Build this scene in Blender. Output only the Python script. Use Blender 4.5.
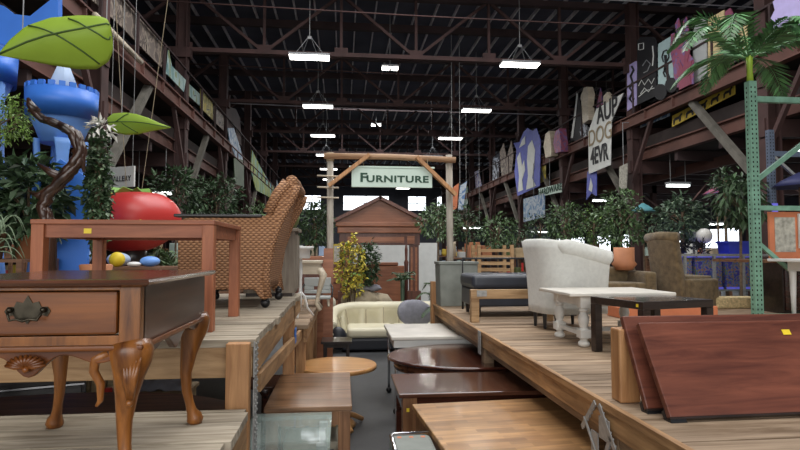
import bpy, bmesh, math, random
from mathutils import Vector, Matrix, Euler
R = math.radians
PI = math.pi
S = bpy.context.scene
C = S.collection
rnd = random.Random(7)
for _o in list(bpy.data.objects): bpy.data.objects.remove(_o)

# ------------------------------------------------------------ camera, world, big lights, exposure
FPX = 555.0
cam_d = bpy.data.cameras.new('camera'); cam = bpy.data.objects.new('camera', cam_d); C.objects.link(cam)
cam_d.sensor_width = 36; cam_d.lens = FPX / 800 * 36; cam_d.clip_end = 300; cam_d.clip_start = .05
cam.location = (0, 0, 1.75); cam.rotation_euler = (R(92.78), 0, R(-5.87))
S.camera = cam
S.view_settings.view_transform = 'Standard'; S.view_settings.look = 'None'
S.view_settings.exposure = 0.0; S.view_settings.gamma = 1; S.view_settings.use_curve_mapping = False
w = bpy.data.worlds.new('world'); S.world = w; w.use_nodes = True
w.node_tree.nodes['Background'].inputs[0].default_value = (.92, .95, 1, 1)
w.node_tree.nodes['Background'].inputs[1].default_value = .6

def area_light(name, loc, rot, sx, sy, power, color=(1, 1, 1)):
    d = bpy.data.lights.new(name, 'AREA'); d.shape = 'RECTANGLE'; d.size = sx; d.size_y = sy
    d.energy = power; d.color = color
    o = bpy.data.objects.new(name, d); C.objects.link(o); o.location = loc
    o.rotation_euler = rot
    return o
# daylight through the open loading door behind the camera, plus overhead fill lights added for brightness
area_light('loading_door_daylight', (-1, -6.5, 4.2), (R(78), 0, R(-6)), 12, 6, 620, (1, .97, .92))
area_light('added_fill_near', (1.5, 3.0, 10.0), (0, 0, 0), 9, 4.5, 700, (1, .98, .94))  # added fill over the foreground; the roof has no opening there
area_light('added_fill_middle', (1.8, 11.0, 10.0), (0, 0, 0), 9, 4, 1000, (.98, .98, 1))  # added fill brightening the gate and sofa area from above
area_light('added_fill_far', (2.2, 31, 9.9), (0, 0, 0), 9, 3, 500, (.95, .97, 1))  # added overhead fill for the far bays

# ------------------------------------------------------------ pixel measuring at a known distance (800x450)
_Y, _P = R(5.87), R(2.78)
def at(px, py, X=None, Y=None, Z=None):
    x = (px - 400) / FPX; z = -(py - 225) / FPX
    y2 = math.cos(_P) - z * math.sin(_P); z2 = math.sin(_P) + z * math.cos(_P)
    d = (x * math.cos(_Y) + y2 * math.sin(_Y), -x * math.sin(_Y) + y2 * math.cos(_Y), z2)
    t = X / d[0] if X is not None else Y / d[1] if Y is not None else (Z - 1.75) / d[2]
    return Vector((t * d[0], t * d[1], 1.75 + t * d[2]))

# ------------------------------------------------------------ materials
MATS = {}
def _new(name):
    m = bpy.data.materials.new(name); m.use_nodes = True
    nt = m.node_tree; b = nt.nodes['Principled BSDF']
    return m, nt, b
def sat(c, s):
    g = .3 * c[0] + .59 * c[1] + .11 * c[2]
    return tuple(max(0, g + (v - g) * s) for v in c)
def wood(name, dark, light, axis='X', rough=.5, scale=1.0, coat=0.0, island=0.0, knots=False, bump=.08, spec=.5):
    m, nt, b = _new(name); N = nt.nodes; L = nt.links
    tc = N.new('ShaderNodeTexCoord'); mp = N.new('ShaderNodeMapping'); L.new(tc.outputs['Object'], mp.inputs[0])
    s = [14 * scale] * 3; s['XYZ'.index(axis)] = 1.3 * scale; mp.inputs['Scale'].default_value = s
    geo = N.new('ShaderNodeNewGeometry')
    if island:
        ad = N.new('ShaderNodeVectorMath'); ad.operation = 'ADD'
        cmb = N.new('ShaderNodeVectorMath'); cmb.operation = 'SCALE'; cmb.inputs[0].default_value = (37, 91, 53)
        L.new(geo.outputs['Random Per Island'], cmb.inputs['Scale'])
        L.new(tc.outputs['Object'], ad.inputs[0]); L.new(cmb.outputs[0], ad.inputs[1]); L.new(ad.outputs[0], mp.inputs[0])
    n1 = N.new('ShaderNodeTexNoise'); n1.inputs['Scale'].default_value = 1.6; n1.inputs['Detail'].default_value = 6
    n1.inputs['Roughness'].default_value = .62; n1.inputs['Distortion'].default_value = .6
    L.new(mp.outputs[0], n1.inputs['Vector'])
    cr = N.new('ShaderNodeValToRGB'); L.new(n1.outputs[0], cr.inputs[0])
    cr.color_ramp.elements[0].position = .32; cr.color_ramp.elements[0].color = (*dark, 1)
    cr.color_ramp.elements[1].position = .68; cr.color_ramp.elements[1].color = (*light, 1)
    col = cr.outputs[0]
    if island:
        mr = N.new('ShaderNodeMapRange'); L.new(geo.outputs['Random Per Island'], mr.inputs[0])
        mr.inputs[3].default_value = 1 - island; mr.inputs[4].default_value = 1 + island * .7
        mx = N.new('ShaderNodeVectorMath'); mx.operation = 'SCALE'
        L.new(col, mx.inputs[0]); L.new(mr.outputs[0], mx.inputs['Scale']); col = mx.outputs[0]
    n2 = N.new('ShaderNodeTexNoise'); n2.inputs['Scale'].default_value = 2.2; n2.inputs['Detail'].default_value = 3
    L.new(tc.outputs['Object'], n2.inputs['Vector'])
    mr2 = N.new('ShaderNodeMapRange'); L.new(n2.outputs[0], mr2.inputs[0])
    mr2.inputs[1].default_value = .3; mr2.inputs[2].default_value = .7; mr2.inputs[3].default_value = .82; mr2.inputs[4].default_value = 1.15
    mx2 = N.new('ShaderNodeVectorMath'); mx2.operation = 'SCALE'
    L.new(col, mx2.inputs[0]); L.new(mr2.outputs[0], mx2.inputs['Scale']); col = mx2.outputs[0]
    L.new(col, b.inputs['Base Color'])
    b.inputs['Roughness'].default_value = rough; b.inputs['Coat Weight'].default_value = coat
    b.inputs['Coat Roughness'].default_value = .12; b.inputs['Specular IOR Level'].default_value = spec
    bp = N.new('ShaderNodeBump'); bp.inputs['Strength'].default_value = bump; bp.inputs['Distance'].default_value = .01
    L.new(n1.outputs[0], bp.inputs['Height']); L.new(bp.outputs[0], b.inputs['Normal'])
    MATS[name] = m; return m
def plain(name, col, rough=.6, metal=0, var=.12, vs=6.0, bump=.0, coat=0, trans=0, emit=0, sheen=0, island=0, alpha=None):
    m, nt, b = _new(name); N = nt.nodes; L = nt.links
    tc = N.new('ShaderNodeTexCoord')
    n = N.new('ShaderNodeTexNoise'); n.inputs['Scale'].default_value = vs; n.inputs['Detail'].default_value = 5
    L.new(tc.outputs['Object'], n.inputs['Vector'])
    cr = N.new('ShaderNodeValToRGB'); L.new(n.outputs[0], cr.inputs[0])
    cr.color_ramp.elements[0].position = .3; cr.color_ramp.elements[1].position = .7
    cr.color_ramp.elements[0].color = (*[max(0, c * (1 - var)) for c in col], 1)
    cr.color_ramp.elements[1].color = (*[min(1, c * (1 + var)) for c in col], 1)
    out = cr.outputs[0]
    if island:
        geo = N.new('ShaderNodeNewGeometry')
        mr = N.new('ShaderNodeMapRange'); L.new(geo.outputs['Random Per Island'], mr.inputs[0])
        mr.inputs[3].default_value = 1 - island; mr.inputs[4].default_value = 1 + island
        mx = N.new('ShaderNodeVectorMath'); mx.operation = 'SCALE'
        L.new(out, mx.inputs[0]); L.new(mr.outputs[0], mx.inputs['Scale']); out = mx.outputs[0]
    L.new(out, b.inputs['Base Color'])
    b.inputs['Roughness'].default_value = rough; b.inputs['Metallic'].default_value = metal
    b.inputs['Coat Weight'].default_value = coat; b.inputs['Transmission Weight'].default_value = trans
    if sheen: b.inputs['Sheen Weight'].default_value = sheen
    if emit:
        b.inputs['Emission Color'].default_value = (*col, 1); b.inputs['Emission Strength'].default_value = emit
    if alpha is not None: b.inputs['Alpha'].default_value = alpha
    if bump:
        n3 = N.new('ShaderNodeTexNoise'); n3.inputs['Scale'].default_value = vs * 12; L.new(tc.outputs['Object'], n3.inputs['Vector'])
        bp = N.new('ShaderNodeBump'); bp.inputs['Strength'].default_value = bump; bp.inputs['Distance'].default_value = .01
        L.new(n3.outputs[0], bp.inputs['Height']); L.new(bp.outputs[0], b.inputs['Normal'])
    MATS[name] = m; return m
def spots(name, base, cols, scale=4.0, rough=.6, vor=True, stretch=(1, 1, 1)):
    """patchy painted surface: blobs of several colours"""
    m, nt, b = _new(name); N = nt.nodes; L = nt.links
    tc = N.new('ShaderNodeTexCoord'); mp = N.new('ShaderNodeMapping'); L.new(tc.outputs['Object'], mp.inputs[0])
    mp.inputs['Scale'].default_value = stretch
    n = N.new('ShaderNodeTexNoise'); n.inputs['Scale'].default_value = scale; n.inputs['Detail'].default_value = 3
    n.inputs['Distortion'].default_value = 1.5
    L.new(mp.outputs[0], n.inputs['Vector'])
    cr = N.new('ShaderNodeValToRGB'); cr.color_ramp.interpolation = 'CONSTANT'; L.new(n.outputs[0], cr.inputs[0])
    E_ = cr.color_ramp.elements; E_[0].color = (*base, 1); E_[0].position = 0
    k = len(cols)
    E_[1].position = .42; E_[1].color = (*cols[0], 1)
    for i, c in enumerate(cols[1:]):
        e = E_.new(.42 + .24 * (i + 1) / k); e.color = (*c, 1)
    e = E_.new(.68); e.color = (*base, 1)
    L.new(cr.outputs[0], b.inputs['Base Color']); b.inputs['Roughness'].default_value = rough
    MATS[name] = m; return m

# ------------------------------------------------------------ mesh builder
class MB:
    def __init__(s): s.v = []; s.f = []; s.sm = []
    def add(s, vs, fs, smooth=False, M=None):
        k = len(s.v)
        if M is not None: vs = [M @ Vector(p) for p in vs]
        s.v += [tuple(p) for p in vs]; s.f += [tuple(i + k for i in f) for f in fs]; s.sm += [smooth] * len(fs)
        return s
    def box(s, c, d, rot=None, taper=1.0, M=None):
        x, y, z = d[0] / 2, d[1] / 2, d[2] / 2
        vs = [Vector((a * x * (taper if e < 0 else 1), b * y * (taper if e < 0 else 1), e * z)) for e in (-1, 1) for b in (-1, 1) for a in (-1, 1)]
        T = Matrix.Translation(c)
        if rot: T = T @ Euler(rot).to_matrix().to_4x4()
        if M is not None: T = M @ T
        return s.add([T @ p for p in vs], [(0, 2, 3, 1), (4, 5, 7, 6), (0, 1, 5, 4), (2, 6, 7, 3), (0, 4, 6, 2), (1, 3, 7, 5)])
    def b2(s, a, b):
        a = Vector(a); b = Vector(b)
        return s.box((a + b) / 2, [abs(q) for q in (b - a)])
    def bar(s, p, q, w, h=None, up=(0, 0, 1)):
        p = Vector(p); q = Vector(q); h = h or w
        d = (q - p); Ln = d.length; d.normalize(); u = Vector(up)
        if abs(d.dot(u)) > .98: u = Vector((0, 1, 0))
        sx = d.cross(u).normalized(); sz = sx.cross(d)
        vs = []
        for e in (p, q):
            for a, b in ((-1, -1), (1, -1), (1, 1), (-1, 1)): vs.append(e + sx * a * w / 2 + sz * b * h / 2)
        return s.add(vs, [(3, 2, 1, 0), (4, 5, 6, 7), (0, 1, 5, 4), (1, 2, 6, 5), (2, 3, 7, 6), (3, 0, 4, 7)])
    def tube(s, pts, r, n=8, closed=True, sq=None):
        pts = [Vector(p) for p in pts]; rs = r if isinstance(r, (list, tuple)) else [r] * len(pts)
        u = None; rings = []
        for i, p in enumerate(pts):
            d = (pts[min(i + 1, len(pts) - 1)] - pts[max(i - 1, 0)]).normalized()
            if u is None:
                u = d.cross(Vector((0, 0, 1))) if abs(d.z) < .9 else d.cross(Vector((1, 0, 0)))
            u = (u - d * u.dot(d)).normalized(); v = d.cross(u)
            rings.append([p + u * math.cos(2 * PI * k / n) * rs[i] + v * math.sin(2 * PI * k / n) * rs[i] for k in range(n)])
        vs = [p for g in rings for p in g]; fs = []
        for i in range(len(rings) - 1):
            for k in range(n):
                a = i * n + k; b = i * n + (k + 1) % n; fs.append((a, b, b + n, a + n))
        if closed: fs.append(tuple(range(n))[::-1]); fs.append(tuple((len(rings) - 1) * n + k for k in range(n)))
        return s.add(vs, fs, True)
    def lathe(s, prof, c=(0, 0, 0), n=20, M=None, sx=1, sy=1):
        """prof: list of (radius, z)"""
        vs = []; fs = []
        for (r, z) in prof:
            for k in range(n):
                a = 2 * PI * k / n; vs.append(Vector((c[0] + r * sx * math.cos(a), c[1] + r * sy * math.sin(a), c[2] + z)))
        for i in range(len(prof) - 1):
            for k in range(n):
                a = i * n + k; b = i * n + (k + 1) % n; fs.append((a, b, b + n, a + n))
        fs.append(tuple(range(n))[::-1]); fs.append(tuple((len(prof) - 1) * n + k for k in range(n)))
        s.add(vs, fs, True, M); F = len(s.sm) - len(fs)
        s.sm[-1] = s.sm[-2] = False
        if n <= 4: s.sm[F:] = [False] * len(fs)
        for i in range(len(prof) - 1):
            dr = abs(prof[i][0] - prof[i + 1][0]); dz = abs(prof[i][1] - prof[i + 1][1])
            if dz < .12 * dr:
                for k in range(n): s.sm[F + i * n + k] = False
        return s
    def ball(s, c, r, n=16, m=10, sx=1, sy=1, sz=1, M=None):
        prof = [(max(1e-4, math.sin(PI * i / m)) * r, -math.cos(PI * i / m) * r * sz) for i in range(m + 1)]
        return s.lathe(prof, c, n, M, sx, sy)
    def prism(s, poly, depth, M=None):
        """poly in local XZ, thickness depth along Y (from 0 to depth)"""
        n = len(poly)
        vs = [Vector((x, 0, z)) for x, z in poly] + [Vector((x, depth, z)) for x, z in poly]
        fs = [tuple(range(n)), tuple(range(n, 2 * n))[::-1]] + [(i, i + n, (i + 1) % n + n, (i + 1) % n) for i in range(n)]
        return s.add(vs, fs, False, M)
    def grid(s, fn, nu, nv, closed_u=False, smooth=True):
        vs = [fn(i / (nu if closed_u else nu - 1), j / (nv - 1)) for j in range(nv) for i in range(nu)]
        fs = []
        for j in range(nv - 1):
            for i in range(nu if closed_u else nu - 1):
                a = j * nu + i; b = j * nu + (i + 1) % nu; fs.append((a, b, b + nu, a + nu))
        return s.add(vs, fs, smooth)
    def mesh(s, name, off=None):
        me = bpy.data.meshes.new(name)
        vs = s.v if off is None else [(p[0] - off[0], p[1] - off[1], p[2] - off[2]) for p in s.v]
        me.from_pydata(vs, [], s.f); me.polygons.foreach_set('use_smooth', s.sm); me.update()
        if len(s.f) < 4000:
            bm = bmesh.new(); bm.from_mesh(me); bmesh.ops.recalc_face_normals(bm, faces=bm.faces); bm.to_mesh(me); bm.free()
        return me

def tag(o, label, cat, group=None, kind=None):
    o['label'] = label; o['category'] = cat
    if group: o['group'] = group
    if kind: o['kind'] = kind
    return o
def obj(name, mb, mat, parent=None, world=False, bevel=0, sub=0, seg=2, label=None, solid=0):
    off = None
    if world and parent is not None:
        p = parent; off = Vector((0, 0, 0))
        while p is not None: off += p.location; p = p.parent
    o = bpy.data.objects.new(name, mb.mesh(name, off)); C.objects.link(o)
    o.data.materials.append(MATS[mat] if isinstance(mat, str) else mat)
    if parent is not None: o.parent = parent
    if solid: md = o.modifiers.new('solid', 'SOLIDIFY'); md.thickness = solid; md.offset = 0
    if bevel:
        md = o.modifiers.new('bevel', 'BEVEL'); md.width = bevel; md.segments = seg; md.limit_method = 'ANGLE'; md.angle_limit = R(40)
    if sub: md = o.modifiers.new('sub', 'SUBSURF'); md.levels = sub; md.render_levels = sub
    if label: o['label'] = label
    return o
def thing(name, label, cat, loc=(0, 0, 0), rz=0, group=None):
    o = bpy.data.objects.new(name, None); C.objects.link(o); o.empty_display_size = .1
    o.location = loc; o.rotation_euler = (0, 0, rz); tag(o, label, cat, group); return o
def struct(name, mb, mat, **k):
    o = obj(name, mb, mat, **k)
    o['kind'] = 'structure'; return o
def dup(o, loc=None, rz=None, label=None, parent=None, scale=None):
    c = o.copy(); C.objects.link(c)
    if parent is not None: c.parent = parent
    for ch in list(o.children): dup(ch, parent=c)
    if loc is not None: c.location = loc
    if rz is not None: c.rotation_euler = (0, 0, rz)
    if label: c['label'] = label
    if scale: c.scale = scale
    return c
def text(txt, size, mat, parent, loc, rot, name='lettering', sx=1.0, bold=0.0, depth=.004, spacing=1.0):
    cu = bpy.data.curves.new(name, 'FONT'); cu.body = txt; cu.size = size; cu.align_x = 'CENTER'; cu.align_y = 'CENTER'
    cu.extrude = depth; cu.offset = bold; cu.space_character = spacing
    t = bpy.data.objects.new(name, cu); C.objects.link(t)
    dg = bpy.context.evaluated_depsgraph_get()
    me = bpy.data.meshes.new_from_object(t.evaluated_get(dg)); bpy.data.objects.remove(t)
    o = bpy.data.objects.new(name, me); C.objects.link(o); me.materials.clear(); me.materials.append(MATS[mat])
    o.location = loc; o.rotation_euler = rot; o.scale = (sx, 1, 1); o.parent = parent
    return o

# ------------------------------------------------------------ materials used
wood('deck_wood', (.19, .125, .075), (.47, .35, .245), 'X', .7, 1.0, island=.28, bump=.35, spec=.25)
wood('deck_wood_grey', (.22, .18, .13), (.50, .44, .35), 'X', .7, 1.0, island=.25, bump=.35, spec=.25)
wood('lumber', (.20, .10, .04), (.50, .29, .13), 'Y', .6, 1.0, bump=.15)
wood('lumber_end', (.30, .17, .075), (.58, .38, .20), 'X', .6, 1.0, island=.2, bump=.15)
wood('lumber_old', (.13, .085, .05), (.30, .20, .12), 'Y', .65, 1.0, bump=.2)
wood('post_wood', (.32, .145, .055), (.56, .30, .13), 'Z', .5, 1.2, bump=.15)
wood('post_grey', (.24, .21, .17), (.46, .42, .36), 'Z', .7, 1.2, bump=.2)
wood('beam_tan', (.30, .17, .09), (.52, .33, .2), 'X', .6, 1.2, bump=.2)
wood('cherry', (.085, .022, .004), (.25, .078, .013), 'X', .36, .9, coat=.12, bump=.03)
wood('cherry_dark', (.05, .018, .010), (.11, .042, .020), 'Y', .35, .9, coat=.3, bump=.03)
wood('cherry_leg', (.09, .027, .006), (.34, .125, .026), 'Z', .32, 1.2, coat=.2, bump=.03)
wood('red_wood', (.22, .065, .028), (.38, .13, .06), 'X', .5, 1.4, coat=0, bump=.04)
wood('red_wood_z', (.24, .07, .028), (.42, .145, .062), 'Z', .5, 1.4, coat=0, bump=.04)
wood('slab_wood', (.085, .024, .016), (.20, .064, .038), 'X', .38, 1.0, coat=.12, bump=.05)
wood('oval_wood', (.10, .042, .025), (.24, .105, .06), 'X', .5, .9, bump=.04)
plain('violet_blue', (.12, .14, .50), .6)
wood('mahogany', (.045, .016, .009), (.13, .050, .028), 'X', .22, 1.0, coat=.55, bump=.03)
wood('mahogany_dark', (.030, .008, .005), (.085, .024, .014), 'X', .2, 1.0, coat=.6, bump=.03)
wood('walnut', (.09, .04, .018), (.32, .17, .085), 'X', .3, .9, coat=.25, bump=.04)
wood('walnut_z', (.16, .07, .03), (.34, .17, .08), 'Z', .35, .9, coat=.2, bump=.04)
wood('butcher', (.27, .14, .06), (.52, .30, .135), 'X', .38, .8, coat=.12, bump=.03)
wood('orange_oak', (.42, .19, .065), (.66, .36, .14), 'X', .3, .8, coat=.25, bump=.03)
wood('surround_wood', (.24, .085, .042), (.42, .165, .082), 'X', .4, .8, coat=.1, bump=.04)
wood('surround_dark', (.09, .032, .022), (.18, .068, .046), 'Z', .4, .8, coat=.1, bump=.04)
wood('driftwood', (.008, .005, .004), (.055, .022, .012), 'Z', .3, .35, coat=.3, bump=.5)
wood('espresso', (.012, .008, .007), (.04, .026, .022), 'X', .3, 1.0, coat=.4, bump=.03)
wood('espresso_top', (.05, .045, .045), (.13, .115, .11), 'X', .22, 1.0, coat=.5, bump=.03)
wood('plywood', (.36, .25, .13), (.55, .42, .25), 'X', .6, .8, bump=.05)
wood('shelf_wood', (.10, .045, .025), (.24, .12, .06), 'X', .5, .9, bump=.05)
wood('bleached', (.45, .38, .28), (.68, .60, .47), 'X', .5, .9, bump=.05)
wood('grey_cabinet', (.16, .13, .10), (.30, .26, .21), 'Z', .55, .9, bump=.08)
plain('white_paint', (.72, .71, .67), .5, var=.12, vs=9, bump=.05)
plain('white_top', (.66, .63, .57), .45, var=.1, vs=5)
plain('white_plain', (.78, .79, .78), .45, var=.05)
plain('boucle', (.72, .73, .69), .9, var=.06, vs=30, bump=.6, sheen=.4)
plain('black_leg', (.012, .012, .014), .35)
plain('navy_vinyl', (.035, .042, .058), .38, var=.15)
plain('brown_fabric', (.16, .115, .06), .95, var=.35, vs=14, bump=.5, sheen=.2)
plain('cream_leather', (.74, .69, .51), .42, var=.06, vs=3, bump=.05)
plain('dark_leather', (.02, .022, .03), .4)
plain('grey_cloth', (.27, .27, .31), .9, var=.15, vs=14, bump=.3)
plain('tan_cloth', (.42, .35, .25), .9, var=.15, vs=9, bump=.3)
plain('cream_cloth', (.62, .58, .46), .9, var=.12, vs=9, bump=.3)
plain('steel_red', (.062, .030, .027), .75, var=.35, vs=1.3)
plain('steel_red_dark', (.045, .026, .026), .8, var=.35, vs=1.3)
plain('steel_beam', (.115, .050, .038), .7, var=.35, vs=1.1)
plain('timber_brace', (.13, .12, .10), .85, var=.3, vs=3)
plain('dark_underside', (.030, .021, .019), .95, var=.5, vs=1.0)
plain('roof_dark', (.075, .08, .11), .95, var=.3, vs=.6)
plain('purlin_grey', (.62, .60, .64), .6, var=.3, vs=2.0)
plain('wall_dark', (.09, .095, .12), .95, var=.35, vs=.5)
plain('concrete', (.055, .057, .060), .5, var=.35, vs=1.3, bump=.1)
plain('lamp_face', (1, .97, .90), .5, var=0, emit=9)
plain('lamp_tube', (.93, 1, .96), .5, var=0, emit=5)
plain('window_glow', (.86, .93, 1), .5, var=0, emit=2.6)
plain('fixture', (.30, .31, .32), .5, .3)
plain('galv', (.33, .335, .33), .5, .35, var=.2, vs=40)
plain('chrome', (.7, .7, .72), .2, 1, var=.05)
plain('brass_old', (.06, .052, .038), .35, .9, var=.3, vs=40)
plain('rack_green', (.17, .34, .25), .5, var=.25, vs=12)
plain('rack_blue', (.10, .13, .19), .5, var=.2)
plain('hole_black', (.008, .008, .008), .9)
plain('castle_blue', (.045, .19, .70), .45, var=.12, vs=2)
plain('castle_light', (.17, .37, .85), .5, var=.15, vs=2)
plain('castle_pale', (.40, .52, .72), .6, var=.15, vs=3)
plain('leaf_lime', (.27, .42, .035), .55, var=.12, vs=2)
plain('leaf_vein', (.05, .10, .015), .6)
plain('tomato_red', (.55, .04, .035), .4, var=.15, vs=1)
plain('green_cloth', (.25, .48, .10), .6, var=.2)
plain('yellow', (.80, .60, .03), .5)
plain('sign_mint', (.60, .74, .66), .6, var=.04)
plain('sign_ink', (.012, .06, .035), .6)
plain('sign_white', (.70, .72, .69), .6, var=.06)
plain('ink_black', (.015, .015, .018), .7)
plain('planter_grey', (.22, .24, .22), .7, var=.2, vs=5)
plain('terracotta', (.46, .19, .09), .7, var=.15)
plain('pot_brown', (.24, .13, .08), .7)
plain('stem_brown', (.16, .11, .07), .85, var=.3, vs=20, bump=.3)
plain('lilac', (.46, .40, .70), .6, var=.08)
plain('aqua_panel', (.46, .62, .62), .6, var=.06)
plain('orange_panel', (.62, .20, .09), .6)
plain('bin_blue', (.03, .05, .48), .4)
plain('straw', (.66, .52, .28), .9, var=.3, vs=40, bump=.6)
plain('tank_light', (.16, .16, .85), .4, var=.3, vs=5, emit=.25)
plain('paper_print', (.42, .40, .34), .7, var=.4, vs=18)
plain('yellow_board', (.52, .38, .05), .7, var=.1)
plain('grey_plastic', (.42, .44, .43), .5, var=.05)
plain('tape_blue', (.03, .16, .55), .5)
plain('rope', (.32, .26, .17), .9)
plain('seat_teal', (.10, .30, .34), .5)
for nm, col in dict(green_dark=(.042, .080, .034), green_mid=(.075, .135, .048), green_light=(.17, .28, .06), green_palm=(.07, .19, .07), green_pale=(.24, .33, .21), blossom=(.62, .52, .08), green_grey=(.06, .10, .06), olive=(.12, .15, .05)).items():
    plain(nm, col, .5, var=.25, vs=3, island=.55)
def wicker():
    m, nt, b = _new('wicker'); N = nt.nodes; L = nt.links
    tc = N.new('ShaderNodeTexCoord'); sp = N.new('ShaderNodeSeparateXYZ'); L.new(tc.outputs['Object'], sp.inputs[0])
    def wv(src, sc, ph=None):
        mu = N.new('ShaderNodeMath'); mu.operation = 'MULTIPLY'; mu.inputs[1].default_value = sc; L.new(src, mu.inputs[0])
        o = mu.outputs[0]
        if ph is not None:
            ad = N.new('ShaderNodeMath'); ad.operation = 'ADD'; L.new(o, ad.inputs[0]); L.new(ph, ad.inputs[1]); o = ad.outputs[0]
        si = N.new('ShaderNodeMath'); si.operation = 'SINE'; L.new(o, si.inputs[0]); return si.outputs[0]
    xy = N.new('ShaderNodeMath'); xy.operation = 'ADD'; L.new(sp.outputs[0], xy.inputs[0]); L.new(sp.outputs[1], xy.inputs[1])
    row = N.new('ShaderNodeMath'); row.operation = 'MULTIPLY'; row.inputs[1].default_value = 62; L.new(sp.outputs[2], row.inputs[0])
    fl = N.new('ShaderNodeMath'); fl.operation = 'FLOOR'; L.new(row.outputs[0], fl.inputs[0])
    ph = N.new('ShaderNodeMath'); ph.operation = 'MULTIPLY'; ph.inputs[1].default_value = PI; L.new(fl.outputs[0], ph.inputs[0])
    a = wv(xy.outputs[0], 165, ph.outputs[0]); fr = N.new('ShaderNodeMath'); fr.operation = 'FRACT'; L.new(row.outputs[0], fr.inputs[0])
    q = N.new('ShaderNodeMath'); q.operation = 'PINGPONG'; q.inputs[1].default_value = .5; L.new(fr.outputs[0], q.inputs[0])
    aa = N.new('ShaderNodeMath'); aa.operation = 'MULTIPLY_ADD'; aa.inputs[1].default_value = .35; aa.inputs[2].default_value = .3; L.new(a, aa.inputs[0])
    h = N.new('ShaderNodeMath'); h.operation = 'ADD'; L.new(aa.outputs[0], h.inputs[0]); L.new(q.outputs[0], h.inputs[1])
    cr = N.new('ShaderNodeValToRGB'); L.new(h.outputs[0], cr.inputs[0])
    cr.color_ramp.elements[0].position = .12; cr.color_ramp.elements[0].color = (.13, .05, .022, 1)
    cr.color_ramp.elements[1].position = .75; cr.color_ramp.elements[1].color = (.50, .26, .13, 1)
    L.new(cr.outputs[0], b.inputs['Base Color']); b.inputs['Roughness'].default_value = .6
    bp = N.new('ShaderNodeBump'); bp.inputs['Strength'].default_value = .7; bp.inputs['Distance'].default_value = .012
    L.new(h.outputs[0], bp.inputs['Height']); L.new(bp.outputs[0], b.inputs['Normal']); MATS['wicker'] = m
wicker()
def glass_mat():
    m, nt, b = _new('glass_top'); b.inputs['Base Color'].default_value = (.55, .68, .64, 1); b.inputs['Roughness'].default_value = .05
    b.inputs['Alpha'].default_value = .26; b.inputs['IOR'].default_value = 1.5; MATS['glass_top'] = m
glass_mat()
def butcher_top():
    m = MATS['butcher']; N = m.node_tree.nodes; L = m.node_tree.links; b = N['Principled BSDF']
    src = b.inputs['Base Color'].links[0].from_socket
    tc = N.new('ShaderNodeTexCoord'); br = N.new('ShaderNodeTexBrick'); L.new(tc.outputs['Object'], br.inputs['Vector'])
    br.inputs['Scale'].default_value = 1; br.inputs['Brick Width'].default_value = .22; br.inputs['Row Height'].default_value = .045
    br.inputs['Mortar Size'].default_value = .0; br.inputs['Color1'].default_value = (.74, .70, .66, 1); br.inputs['Color2'].default_value = (1.2, 1.18, 1.12, 1)
    mx = N.new('ShaderNodeVectorMath'); mx.operation = 'MULTIPLY'; L.new(src, mx.inputs[0]); L.new(br.outputs[0], mx.inputs[1])
    L.new(mx.outputs[0], b.inputs['Base Color'])
butcher_top()

# ============================================================ SETTING
XL, XR, YB, YF, ZR = -14.5, 22.0, -8.0, 57.0, 10.25
struct('floor', MB().b2((XL, YB, -.2), (XR, YF, 0)), 'concrete')
struct('ceiling', MB().b2((XL, YB, ZR), (XR, YF, ZR + .2)), 'roof_dark')
struct('wall_left', MB().b2((XL - .2, YB, 0), (XL, YF, ZR)), 'wall_dark')
# right wall with a band of daylight windows
rw = MB().b2((XR, YB, 0), (XR + .2, YF, 1.6)); rw.b2((XR, YB, 3.1), (XR + .2, YF, ZR))
for k in range(14): rw.b2((XR, YB + k * 5, 1.6), (XR + .2, YB + k * 5 + 1.9, 3.1))
struct('wall_right', rw, 'wall_dark')
nwin = 1
for k in range(13):
    y0 = YB + k * 5 + 1.9
    if y0 > 5:
        struct('window_%d' % nwin, MB().b2((XR + .08, y0, 1.6), (XR + .12, y0 + 3.1, 3.1)), 'window_glow'); nwin += 1
# far wall with its high windows
bw = MB(); holes = []
for (x0, x1) in ((303, 321), (343, 389), (408, 426), (437, 447), (462, 480)):
    a = at(x0, 210, Y=YF); c = at(x1, 195.5, Y=YF); holes.append((a.x, c.x, 6.05, 7.5))
xs = XL
bw.b2((XL, YF, 0), (XR, YF + .2, 6.05)); bw.b2((XL, YF, 7.5), (XR, YF + .2, ZR))
for (a, c, z0, z1) in holes: bw.b2((xs, YF, z0), (a, YF + .2, z1)); xs = c
bw.b2((xs, YF, 6.05), (XR, YF + .2, 7.5)); struct('wall_back', bw, 'wall_dark')
for (a, c, z0, z1) in holes:
    wn = struct('window_%d' % nwin, MB().b2((a, YF + .08, z0), (c, YF + .12, z1)), 'window_glow'); nwin += 1
    fr = MB(); n = max(2, int((c - a) / 1.6))
    for i in range(n + 1): fr.b2((a + (c - a) * i / n - .04, YF + .0, z0), (a + (c - a) * i / n + .04, YF + .07, z1))
    fr.b2((a, YF, 6.72), (c, YF + .07, 6.8)); obj('window_frame', fr, 'fixture', wn)

# purlins under the roof, running away from the camera
BAYS = [17.1 + 5.75 * i for i in range(-2, 7)]      # 5.6 ... 51.6
pm = MB().b2((-.022, YB, ZR - .14), (.022, YF, ZR))
pl = obj('purlin', pm, 'purlin_grey'); tag(pl, 'grey longitudinal purlin under the dark roof', 'roof purlin', 'purlins running the length of the roof')
first = True
x = -13.6
while x < 21.5:
    o = pl if first else dup(pl)
    o.location.x = x; first = False; x += .70
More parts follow.
